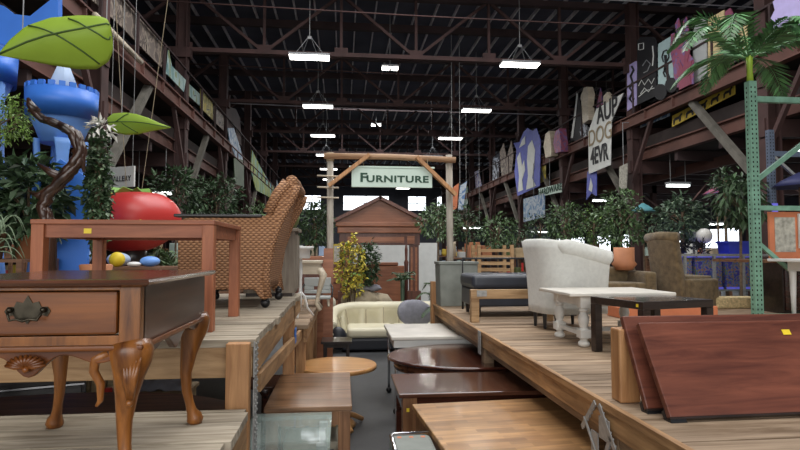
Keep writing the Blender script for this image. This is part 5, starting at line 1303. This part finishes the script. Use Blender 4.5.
# ============================================================ SIGNS AND ART ON THE GALLERIES
GXL, GXR = XC[0] + .30, XC[1] - .32
def gal(side, pix, name, label, cat, mat, off=0.0, th=.03, kids=()):
    """flat board or cloth standing along the gallery edge: outline measured in the gallery plane"""
    front = name in ('cloth_banner', 'crowned_banner', 'hardware_sign', 'picture_board', 'paper_sign', 'blue_pennant', 'moss_strip', 'lilac_flower', 'coral_cutout', 'black_disc', 'purple_cutout', 'cloth_figure') or (name == 'cloth_drape' and side == 0)
    if side == 0: X = XC[0] + .2 + (.06 if front else -.07 - off * .3)
    else: X = XC[1] - .2 + (-.08 - off * .5 if front else .031 + (.17 - off) * .02)
    pts = [at(x_, y_, X=X) for x_, y_ in pix]; c = Vector((X, sum(p.y for p in pts) / len(pts), min(p.z for p in pts)))
    t = thing(name, label, cat, c)
    M = Matrix.Rotation(PI / 2, 4, 'Z')       # local prism x -> world y ; thickness -> -x
    obj('board', MB().prism([(p.y - c.y, p.z - c.z) for p in pts], th, M=M), mat, t)
    for kd in kids:
        nm, px_, ma = kd[:3]
        if len(kd) > 3:
            n_ = len(px_); L1 = []; L2 = []
            for i in range(n_):
                a0 = px_[max(i - 1, 0)]; a1 = px_[min(i + 1, n_ - 1)]; dx, dy = a1[0] - a0[0], a1[1] - a0[1]; l_ = math.hypot(dx, dy) or 1; h_ = kd[3] / 2
                L1.append((px_[i][0] - dy / l_ * h_, px_[i][1] + dx / l_ * h_)); L2.append((px_[i][0] + dy / l_ * h_, px_[i][1] - dx / l_ * h_))
            px_ = L1 + L2[::-1]
        q = [at(x_, y_, X=X) for x_, y_ in px_]; s_ = -1 if side == 1 else 1
        obj(nm, MB().prism([(p.y - c.y, p.z - c.z) for p in q], .012, M=Matrix.Translation((s_ * .013 - (th if side == 1 else -0.0) * (1) + (.006 if side == 0 else 0) + 0, 0, 0)) @ M), ma, t)
    Xb = XC[0] + .2 if side == 0 else XC[1] - .2; z0 = c.z; z1 = max(p.z for p in pts); zz = [z for z in (7.15, 6.7, 5.95) if z0 + .03 < z < z1 - .03]  # the fixings and wires that follow are added to tie pieces to the gallery
    if zz: obj('added_fixing', MB().bar((0, 0, zz[0] - c.z), (Xb - X, 0, zz[0] - c.z), .03), 'fixture', t)
    elif z1 < 5.98: obj('hanging_wire', MB().bar((0, 0, (z1 + z0) / 2 - c.z), (0, 0, 5.95 - c.z), .02).bar((0, 0, 5.95 - c.z), (Xb - X, 0, 5.95 - c.z), .02), 'fixture', t)
    else: obj('added_fixing', MB().bar((0, 0, (z0 + z1) / 2 - c.z), (Xb - X, 0, (z0 + z1) / 2 - c.z), .02).bar((Xb - X, 0, 6.1 - c.z), (Xb - X, 0, z1 - c.z), .02), 'fixture', t)
    return t, c
plain('coral_red', (.26, .06, .10), .6)
spots('camo', (.16, .13, .11), [(.26, .21, .17), (.09, .07, .06), (.32, .27, .22)], 1.6)
spots('graffiti', (.02, .022, .03), [(.02, .022, .03), (.42, .45, .52), (.03, .03, .04)], 1.2, stretch=(1, 1, 1.4))
spots('mural_blue', (.10, .12, .42), [(.55, .58, .66), (.30, .20, .36), (.62, .55, .48)], 1.5)
spots('mural_coral', (.13, .07, .18), [(.30, .08, .14), (.20, .12, .28)], 2.2)
spots('drape_aqua', (.16, .30, .30), [(.34, .46, .44), (.20, .26, .12)], 2.0, stretch=(1, 1, .4))
spots('drape_green', (.07, .14, .08), [(.22, .26, .05), (.12, .28, .30)], 1.4, stretch=(1, 1, .3))
spots('poster_sea', (.12, .22, .42), [(.50, .56, .62), (.22, .34, .50)], 2.2)
spots('yellow_mix', (.50, .40, .05), [(.30, .26, .08), (.62, .55, .2)], 2.0)
for i, (pp, lb) in enumerate((([(92, 0), (92, -30), (124, -30), (124, 12), (124, 31), (92, 0)][:0] or [(90, -2), (90, -45), (122, -8), (122, 27)], 'mottled beige painted panel on the left gallery, nearest one'), ([(123, 28), (123, -7), (146, 22), (146, 52)], 'mottled beige painted panel on the left gallery, second one'), ([(147, 53), (147, 23), (166, 46), (166, 72)], 'mottled beige painted panel on the left gallery, third one beside the column'))):
    gal(0, pp, 'painted_mural', lb, 'panel', 'camo')
for pp, nm, lb, ma in (([(167, 74), (169, 50), (172, 66), (186, 80), (184, 92)], 'cloth_drape', 'torn aqua cloth draped on the left gallery rail by the column', 'drape_aqua'),
                       ([(187, 94), (187, 82), (200, 94), (200, 106)], 'painted_board', 'pale green-grey board on the left gallery, left of the yellow painting', 'drape_aqua'),
                       ([(201, 108), (201, 89), (213, 104), (213, 120)], 'yellow_painting', 'yellow and green painting on the left gallery', 'yellow_mix'),
                       ([(214, 121), (214, 106), (224, 116), (224, 131)], 'painted_board', 'brown-grey board on the left gallery, right of the yellow painting', 'camo'),
                       ([(228, 134), (227, 112), (230, 107), (236, 109), (240, 118), (242, 146)], 'rounded_board', 'tall round-topped grey board on the left gallery', 'steel_red'),
                       ([(230, 142), (228, 128), (234, 128), (241, 150), (243, 160), (236, 158)], 'cloth_drape', 'blue and yellow cloth hanging over the left gallery beam', 'poster_sea'),
                       ([(234, 158), (244, 160), (244, 187), (235, 184)], 'moss_strip', 'long dark green hanging strip below the left gallery beam', 'green_dark'),
                       ([(251, 170), (252, 150), (260, 166), (268, 180), (274, 186), (275, 200), (256, 190)], 'cloth_drape', 'green and blue cloth draped over the far left gallery', 'drape_green'),
                       ([(275, 205), (277, 180), (284, 200), (284, 214)], 'cloth_drape', 'pale blue cloth at the far end of the left gallery', 'poster_sea')):
    gal(0, pp, nm, lb, 'drape' if 'drape' in nm else 'board', ma, off=.03)
# horizontal pole along the left gallery
a = at(95, 15, X=-4.495); c = at(141, 62, X=-4.495)
t = obj('tan_pole', MB().tube([a, c], .06, 10), 'bleached'); tag(t, 'tan pole lying along the left gallery beam behind the giant leaf', 'pole')
# right gallery art
gal(1, [(628, 111), (628, 66), (637, 61), (637, 105)], 'lilac_board', 'lilac panel with a black squiggle on the right gallery', 'panel', 'lilac', kids=[('squiggle', [(633, 66), (635, 70), (632, 76), (634, 82), (631, 88), (634, 92), (631, 99), (634, 103), (635, 98)], 'ink_black', 1.8)])
gal(1, [(638, 105), (638, 42), (641, 37), (655, 37), (657, 42), (657, 96)], 'graffiti_board', 'tall black board with white chalk graffiti on the right gallery', 'board', 'ink_black', off=.04, kids=[
    ('chalk_mark', [(640, 50), (640, 44), (645, 43), (645, 49), (641, 50)], 'sign_white', .7), ('chalk_mark', [(640, 86), (643, 80), (646, 85), (650, 79), (653, 84), (656, 78)], 'sign_white', .6), ('chalk_mark', [(654, 46), (655, 56), (654, 66)], 'sign_white', .9), ('chalk_mark', [(640, 97), (647, 91), (656, 88)], 'sign_white', .6), ('chalk_mark', [(642, 94), (646, 88), (650, 92), (654, 86)], 'sign_white', .6), ('chalk_mark', [(644, 66), (648, 60), (652, 64), (649, 71), (645, 73)], 'fixture', .8)])
gal(1, [(659, 95), (659, 44), (674, 35), (674, 87)], 'dancer_board', 'pale aqua panel with a black dancing figure on the right gallery', 'panel', 'aqua_panel', kids=[
    ('figure_silhouette', [(665, 62), (663.5, 57), (665, 51.5), (668, 50), (670, 52), (670.5, 57), (668.5, 61)], 'ink_black', 1.1), ('figure_silhouette', [(667, 55), (667, 58)], 'ink_black', 2.6), ('figure_silhouette', [(667, 58), (667.5, 64), (666.5, 69), (669, 74), (671, 79)], 'ink_black', 2.4), ('figure_silhouette', [(667, 68), (665, 73), (667, 77)], 'ink_black', 1.4)])
for k, (cx_, cy_, r_, lb) in enumerate(((661, 92, 6.5, 'left'), (672, 85, 6.0, 'right'))):
    gal(1, [(cx_ + r_ * math.cos(a), cy_ - r_ * math.sin(a) * 1.25) for a in [2 * PI * i / 14 for i in range(14)]], 'black_disc', 'round black disc at the foot of the aqua panel, %s one' % lb, 'disc', 'ink_black', off=.10 + .03 * k)
def coral(pix0, mat, name, label, off, hgt):
    pass
gal(1, [(676, 88), (674, 66), (671, 50), (672, 34), (675, 33), (676, 46), (678, 40), (676, 24), (679, 18), (682, 30), (682, 38), (684, 22), (687, 17), (689, 30), (687, 44), (690, 40), (690, 54), (694, 60), (694, 84)], 'coral_cutout', 'purple and red branching coral cutout on the right gallery', 'cutout', 'mural_coral', off=.12)
gal(1, [(680, 90), (679, 74), (681, 62), (684, 68), (686, 52), (689, 46), (690, 52), (688, 62), (693, 60), (690, 72), (692, 84)], 'coral_cutout', 'smaller red coral cutout in front of the purple coral', 'cutout', 'coral_red', off=.16)
gal(1, [(694, 84), (694, 32), (697, 23), (703, 19), (707, 21), (708, 77)], 'gravestone_board', 'pale grey round-topped board beside the coral cutouts', 'board', 'grey_plastic', off=.05)
gal(1, [(709, 77), (709, 19), (725, 10), (725, 69)], 'cheese_board', 'yellow cheese-like panel with black holes on the right gallery', 'panel', 'straw', off=.05, kids=[
    ('hole', [(717 + 1.3 * math.cos(a), 18 + 1.6 * math.sin(a)) for a in (6, 5, 4, 3, 2, 1)], 'ink_black'), ('hole', [(714 + 1.2 * math.cos(a), 24 + 1.5 * math.sin(a)) for a in (6, 5, 4, 3, 2, 1)], 'ink_black'), ('hole', [(721 + 1.2 * math.cos(a), 21 + 1.5 * math.sin(a)) for a in (6, 5, 4, 3, 2, 1)], 'ink_black')])
gal(1, [(726, 68), (726, 12), (731, 8), (737, 20), (736, 62)], 'purple_cutout', 'dark purple ragged cutout right of the cheese panel', 'cutout', 'mural_coral', off=.08)
gal(1, [(737, 61), (737, 30), (748, 24), (748, 55)], 'pale_board', 'pale panel half hidden behind the palm fronds on the right gallery', 'panel', 'straw', off=.02)
gal(1, [(776, 30), (772, 18), (776, 10), (774, 2), (782, -6), (806, -14), (808, 10), (802, 26), (792, 22), (784, 28)], 'lilac_flower', 'large lilac flower-shaped cutout at the upper right corner', 'cutout', 'lilac', off=.3)
# banner with hand-painted words
gal(1, [(571, 140), (574, 118), (578, 91), (583, 112), (586, 126), (583, 142)], 'black_triangle', 'black pointed cutout with a white edge left of the cloth banner', 'cutout', 'ink_black', kids=[('white_edge', [(572, 138), (575, 118), (578, 93), (579, 94), (576.5, 119), (574, 138)], 'sign_white')])
gal(1, [(583, 142), (580, 130), (584, 122), (590, 128), (590, 140)], 'striped_cutout', 'black and white cutout between the black triangle and the banner', 'cutout', 'graffiti', off=.05)
gal(1, [(589, 124), (588, 108), (587, 96), (590, 88), (593, 87), (595, 94), (594, 104), (595, 120)], 'tan_mannequin', 'tan torso mannequin on the right gallery above the banner', 'mannequin', 'bleached', th=.25)
gal(1, [(597, 108), (601, 88), (604, 104)], 'pink_cone', 'narrow dark pink cone on the gallery above the banner', 'cone', 'mural_coral', off=.02)
gal(1, [(606, 104), (606, 96), (610, 92), (613, 96), (613, 101)], 'mask', 'small pale mask on the gallery left of the column', 'mask', 'bleached', th=.1)
t, c = gal(1, [(589.5, 174), (589, 132), (597, 109), (624, 93), (612, 121), (611, 165)], 'cloth_banner', 'hand-painted white cloth banner with black words over the right gallery rail', 'banner', 'sign_white', off=.28)
def gtext(txt, px_, py_, size, mat, t, c, off, sx=1.0, tilt=0.0, bold=.02, name='lettering'):
    p = at(px_, py_, X=c.x); o = text(txt, size, mat, t, (p.x - c.x - .05, p.y - c.y, p.z - c.z), (PI / 2, 0, 0), name, sx, bold, .006)
    o.rotation_euler = Euler((PI / 2, tilt, -PI / 2), 'XYZ'); return o
gtext('AUP', 608, 111, .92, 'ink_black', t, c, .28, .85, R(0), .015)
gtext('DOG', 601, 135, .84, 'rope', t, c, .28, .95, R(0), .0)
gtext('4EVR', 600.3, 155, .84, 'ink_black', t, c, .28, .72, R(0), .02)
gal(1, [(587, 200), (588, 172), (597, 166), (597, 196), (592, 193)], 'blue_pennant', 'small blue pennant with a white shape under the cloth banner', 'banner', 'violet_blue', off=.1, kids=[('white_shape', [(590, 190), (592, 178), (594, 186), (593, 192)], 'sign_white')])
gal(1, [(620, 190), (620, 167), (628, 163), (627, 188)], 'paper_sign', 'narrow pink paper strip sign hanging below the right gallery', 'sign', 'orange_panel' if False else 'paper_print', off=.3)
# purple banner with angels-like pale shapes
gal(1, [(518, 196), (515, 172), (517, 150), (514, 143), (520, 142), (524, 132), (528, 128), (533, 131), (537, 128), (541, 140), (540, 186)], 'crowned_banner', 'tall blue-violet banner with pale figures and a jagged top on the right gallery', 'banner', 'violet_blue', off=.15, kids=[
    ('pale_figure', [(519, 192), (520, 176), (518, 158), (521, 152), (523, 166), (525, 160), (526, 170), (523, 180), (524, 190)], 'sign_white'), ('pale_figure', [(527, 190), (529, 176), (528, 160), (529, 146), (533, 140), (536, 150), (535, 168), (533, 178), (537, 186)], 'sign_white'), ('pale_figure', [(520, 148), (523, 140), (526, 136), (526, 144)], 'sign_white')])
gal(1, [(541, 183), (541, 160), (546, 158), (546, 180)], 'small_poster', 'small yellowish poster right of the blue-violet banner', 'poster', 'yellow_mix', off=.05)
t, c = gal(1, [(539, 197), (539, 189), (562, 183), (562, 192)], 'hardware_sign', 'pale sign reading HARDWARE hanging under the right gallery', 'sign', 'sign_mint', off=.25)
gtext('HARDWARE', 550.5, 190.2, .40, 'sign_ink', t, c, .25, 1.25, 0, .004)
gal(1, [(524, 222), (524, 199), (545, 193), (545, 217)], 'picture_board', 'blue and white picture board hanging below the HARDWARE sign', 'board', 'poster_sea', off=.3)
for px_, lb, ma, hh_ in ((552, 'tan dressmaker figure on the far right gallery', 'bleached', 24), (562, 'dark cloth bundle right of the tan dressmaker figure', 'mural_coral', 22)):
    b_ = 158 - (px_ - 552) * .45
    gal(1, [(px_, b_), (px_ - 2, b_ - hh_ * .5), (px_, b_ - hh_), (px_ + 4, b_ - hh_ - 3), (px_ + 6, b_ - hh_ * .5), (px_ + 6, b_ - 2)], 'cloth_figure', lb, 'figure', ma, th=.3)
gal(1, [(502, 176), (500, 152), (504, 143), (507, 158), (512, 140), (514, 156), (512, 172)], 'cloth_drape', 'grey and brown drapes left of the blue-violet banner on the gallery', 'drape', 'camo', off=.1)
gal(1, [(493, 182), (493, 158), (500, 152), (500, 178)], 'stacked_frames', 'black and white frames on the far right gallery', 'frame', 'graffiti', off=.1)
gal(1, [(476, 188), (475, 172), (479, 170), (482, 186)], 'cloth_drape', 'lilac and white drape far along the right gallery', 'drape', 'mural_blue', off=.1)
gal(1, [(460, 208), (460, 196), (468, 186), (468, 204)], 'cloth_drape', 'aqua cloth at the far end of the right gallery', 'drape', 'drape_aqua', off=.1)
# drapes hung by the gate post
for (pp, lb, ma) in (([(451, 212), (452, 188), (459, 183), (457, 208)], 'orange cloth flag hanging just right of the right gate post', 'orange_panel'), ([(458, 212), (460, 186), (467, 181), (463, 210)], 'blue cloth flag hanging right of the orange one by the gate', 'poster_sea')):
    q = [at(x_, y_, Y=20) for x_, y_ in pp]; c = Vector((q[0].x, 20, q[0].z)); t = thing('cloth_flag', lb, 'flag', c)
    obj('cloth', MB().prism([(p.x - c.x, p.z - c.z) for p in q][::-1], .03), ma, t); obj('hanging_wire', MB().bar((q[1].x - c.x, .015, q[1].z - c.z), (q[1].x - c.x, .015, ZR - .2 - c.z), .015), 'galv', t)
# yellow silhouettes frieze and pale panels stored under the gallery floor
X2 = XC[1] + .09
for i in range(5):
    x0 = 673 + i * 12.6; yt = 116 - i * 6.6
    q = [at(x_, y_, X=X2) for x_, y_ in ((x0, yt + 11), (x0, yt), (x0 + 12, yt - 6.3), (x0 + 12, yt + 4.7))]; c = Vector((X2, q[0].y, q[0].z))
    t = thing('yellow_board', 'yellow board with black animal silhouettes stored under the right gallery, %s' % ['leftmost', 'second from left', 'middle one', 'second from right', 'rightmost'][i], 'board', c, group='yellow silhouette boards')
    M = Matrix.Rotation(PI / 2, 4, 'Z'); obj('board', MB().prism([(p.y - c.y, p.z - c.z) for p in q], .03, M=M), 'yellow_board', t)
    def S_(u, v): a_ = q[0].lerp(q[3], u); b2_ = q[1].lerp(q[2], u); p = a_.lerp(b2_, v); return (p.y - c.y, p.z - c.z)
    obj('animal_silhouette', MB().prism([S_(*z) for z in ((.15, .1), (.22, .1), (.28, .4), (.6, .4), (.66, .1), (.75, .1), (.76, .55), (.9, .7), (.8, .8), (.62, .62), (.3, .66), (.15, .5))], .012, M=Matrix.Translation((-.035, 0, 0)) @ M), 'ink_black', t)
for i, (x0, x1, y0_, y1_) in enumerate(((641, 650, 128, 115), (651, 660, 124, 111), (661, 670, 120, 107))):
    q = [at(x_, y_, X=X2) for x_, y_ in ((x0, y0_), (x0, y1_), (x1, y1_ - 4), (x1, y0_ - 4))]; c = Vector((X2, q[0].y, q[0].z))
    t = thing('pale_blue_canvas', 'pale blue canvas stored under the right gallery, %s of three' % ['left', 'middle', 'right'][i], 'canvas', c, group='pale blue canvases')
    obj('board', MB().prism([(p.y - c.y, p.z - c.z) for p in q], .03, M=Matrix.Rotation(PI / 2, 4, 'Z')), 'poster_sea', t)
# GALLERY sign on the left
a = at(108, 188, Y=9.5); t = thing('gallery_sign', 'white sign reading GALLERY hanging under the left gallery behind the tomato', 'sign', (a.x + .20, 9.5, a.z + .13), rz=R(-28))
obj('sign_board', MB().b2((-.30, -.015, -.12), (.30, .015, .22)), 'sign_white', t, bevel=.004); text('GALLERY', .125, 'ink_black', t, (0, -.02, .02), (PI / 2, 0, 0), sx=.95)
obj('hanging_wire', MB().bar((-.25, 0, .22), (-.25, 0, ZR - t.location.z), .006).bar((.25, 0, .22), (.25, 0, ZR - t.location.z), .006), 'galv', t)

# ============================================================ RIGHT BACKGROUND
def slat_rack():
    c = at(476, 273, Y=8.6); t = thing('slatted_rack', 'wooden slatted rack behind the navy ottoman', 'rack', (c.x + .26, 8.6, 0))
    for z in [1.05 + .10 * i for i in range(8)]: obj('slat', MB().b2((-.26, -.2, z), (.26, -.17, z + .045)).b2((-.26, .17, z), (.26, .2, z + .045)), 'lumber_end', t)
    for q in (-1, 1):
        for p_ in (-1, 1): obj('upright', MB().b2((q * .26 - .025, p_ * .2 - .02, 0), (q * .26 + .025, p_ * .2 + .02, 1.86)), 'lumber_end', t)
    return t
slat_rack()
# metal mesh fence with glowing tanks
fx0 = at(655, 252, Y=8.3).x; fx1 = at(748, 252, Y=8.3).x
t = thing('metal_fence', 'galvanised pipe fence in front of the glowing fish tanks', 'fence', (fx0, 8.3, 0)); L_ = fx1 - fx0 + .9
obj('top_rail', MB().b2((0, -.02, 1.68), (L_, .02, 1.72)), 'galv', t); obj('bottom_rail', MB().b2((0, -.02, .9), (L_, .02, .94)), 'galv', t)
for i in range(6): obj('fence_post', MB().b2((L_ * i / 5 - .02, -.02, 0), (L_ * i / 5 + .02, .02, 1.68)), 'galv', t)
spots('tank_decor', (.05, .04, .30), [(.08, .18, .42), (.38, .16, .08), (.05, .20, .13), (.10, .07, .42)], 11)
shelf_unit('long metal bench carrying the fish tanks behind the pipe fence', fx0 + .2, fx1 + .4, 8.5, 9.0, (.75, 1.14), 'planter_grey', 'tank_bench')
n_ = 3; wd = (fx1 + .3 - fx0 - .3) / n_
for i in range(n_):
    t = thing('fish_tank', 'fish tank with coloured corals and blue light behind the fence, %s one' % ['left', 'middle', 'right'][i], 'fish tank', (fx0 + .3 + wd * (i + .5), 8.75, 1.14))
    obj('tank_body', MB().b2((-wd / 2 + .03, -.18, 0), (wd / 2 - .03, .18, .52)), 'tank_decor', t, bevel=.01); obj('light_strip', MB().b2((-wd / 2 + .03, -.2, .52), (wd / 2 - .03, .2, .555)), 'tank_light', t); obj('base_strip', MB().b2((-wd / 2 + .03, -.2, .0), (wd / 2 - .03, -.185, .035)), 'tank_light', t)
c = at(737, 252, Y=8.75); t = thing('blue_bin', 'bright blue plastic bin on top of the right fish tank, left of the green rack', 'bin', (c.x - .05, 8.75, 1.695))
obj('bin_body', MB().box((0, 0, .11), (.42, .3, .22), taper=.88), 'bin_blue', t, bevel=.01); obj('bin_rim', MB().b2((-.225, -.16, .2), (.225, .16, .235)), 'bin_blue', t)
c = at(704, 236, Y=8.8); t = thing('white_globe', 'white globe ornament on a stem above the fish tanks', 'ornament', (c.x, 8.8, 1.695)); obj('globe', MB().ball((0, 0, c.z - 1.695), .13, 18, 12), 'white_paint', t); obj('stem', MB().lathe([(.06, 0), (.02, .05), (.02, c.z - 1.78)], n=12), 'galv', t)
c = at(690, 236, Y=9.3); t = thing('white_globe', 'smaller pale globe left of the white globe above the tanks', 'ornament', (c.x, 9.2, 1.14)); obj('globe', MB().ball((0, 0, c.z - 1.14), .11, 18, 12), 'grey_plastic', t); obj('stem', MB().lathe([(.05, 0), (.02, .05), (.02, c.z - 1.2)], n=12), 'galv', t)
for i, px_ in enumerate((678, 684, 690, 697, 703)):
    c = at(px_, 252, Y=8.62); m = MB(); m.add(*leaves((0, 0, .10), (.06, .04, .10), 26, .12, 200 + i, up=1.0, aspect=.35)); o = obj('black_leaf_ornament', m, 'ink_black'); o.location = (c.x, 8.62, 1.70)
    tag(o, 'black leafy ornament in the row on the left fish tanks, %s' % ['leftmost', 'second from left', 'middle', 'second from right', 'rightmost'][i], 'ornament', 'black leafy ornaments above the tanks')
# parasols
def parasol(px_, py_, Y, r_, mat, label):
    c = at(px_, py_, Y=Y); t = thing('parasol', label, 'parasol', (c.x, Y, 0)); obj('canopy', MB().lathe([(r_, c.z - .12), (r_ * .55, c.z - .02), (.02, c.z + .10)], n=8), mat, t); obj('pole', MB().bar((0, 0, .05), (0, 0, c.z + .12), .03), 'stem_brown', t); obj('parasol_base', MB().lathe([(.25, 0), (.25, .05), (.05, .08)], n=20), 'planter_grey', t)
parasol(717, 189, 11.5, .32, 'mural_coral', 'small purple-grey parasol behind the drooping large-leaved plant')
parasol(643, 207, 13, .36, 'seat_teal', 'small teal parasol between the two trees near the tall brown chair')
plain('umbrella_navy', (.02, .025, .10), .6)
c = at(800, 179, Y=7.6); t = thing('parasol', 'dark navy parasol cut off by the right edge behind the racks', 'parasol', (c.x, 7.6, 0)); obj('canopy', MB().lathe([(.42, c.z - .12), (.22, c.z), (.02, c.z + .1)], n=8), 'umbrella_navy', t); obj('pole', MB().bar((0, 0, .05), (0, 0, c.z + .1), .03), 'stem_brown', t); obj('parasol_base', MB().lathe([(.25, 0), (.25, .05), (.05, .08)], n=20), 'planter_grey', t)

# distant stalls: shelves with boxes so the far hall is filled
cols = ['plywood', 'terracotta', 'sign_white', 'tomato_red', 'castle_pale', 'yellow_board', 'shelf_wood', 'olive', 'sign_mint', 'grey_plastic', 'orange_panel', 'tan_cloth']
g = random.Random(77)
stalls = [(3.3, 12.6, 'just right of the gate'), (5.6, 12.9, 'behind the boucle settee'), (8.0, 12.2, 'behind the terracotta pot'), (10.6, 13.0, 'behind the fish tanks'), (3.6, 18, 'farther right of the gate'), (6.8, 18.5, 'far behind the slatted rack'), (11, 18, 'far under the right gallery'), (-3.2, 12.5, 'behind the left palms'), (-6.6, 10.5, 'under the left gallery'), (-3.2, 17, 'far behind the left palms'), (15, 15, 'at far right'), (-8.6, 15, 'at far left'), (5.0, 26, 'distant, right of centre'), (0, 27, 'distant, in the centre'), (10, 27, 'distant, under the right gallery'), (-1.2, 19.5, 'far behind the door surround')]
for (x_, y_, lb) in stalls:
    shelf_unit('wooden stock shelf with boxes, ' + lb, x_ - .9, x_ + .9, y_ - .25, y_ + .25, (.5, 1.1, 1.62), nm='stock_shelf')
    xx = x_ - .82; k = 0
    for z in (1.1, 1.62):
        xx = x_ - .82
        while xx < x_ + .70:
            w_ = g.uniform(.10, .26); h_ = g.uniform(.10, .38 if z < 1.5 else .42); ma = g.choice(cols); ty = g.randrange(3)
            if ty < 2: m = MB().b2((-w_ / 2, -.13, 0), (w_ / 2, .13, h_))
            else: m = MB().lathe([(w_ * .3, 0), (w_ * .5, h_ * .4), (w_ * .35, h_ * .8), (w_ * .4, h_)], n=12)
            o = obj('box' if ty < 2 else 'vase', m, ma, bevel=.008 if ty < 2 else 0); o.location = (xx + w_ / 2, y_ - .05, z)
            cn = {'plywood': 'brown cardboard', 'terracotta': 'terracotta', 'sign_white': 'white', 'tomato_red': 'red', 'castle_pale': 'pale blue', 'yellow_board': 'mustard', 'shelf_wood': 'dark wooden', 'olive': 'olive', 'sign_mint': 'mint', 'grey_plastic': 'grey', 'orange_panel': 'orange', 'tan_cloth': 'beige'}[ma]
            nm_ = 'box' if ty < 2 else 'vase'
            tag(o, '%s %s on the %s of the stock shelf %s' % (cn, nm_, 'top' if z > 1.5 else 'middle', lb), nm_, '%s %s on shelf %s' % (cn, 'boxes' if ty < 2 else 'vases', lb))
            xx += w_ + g.uniform(.02, .10)
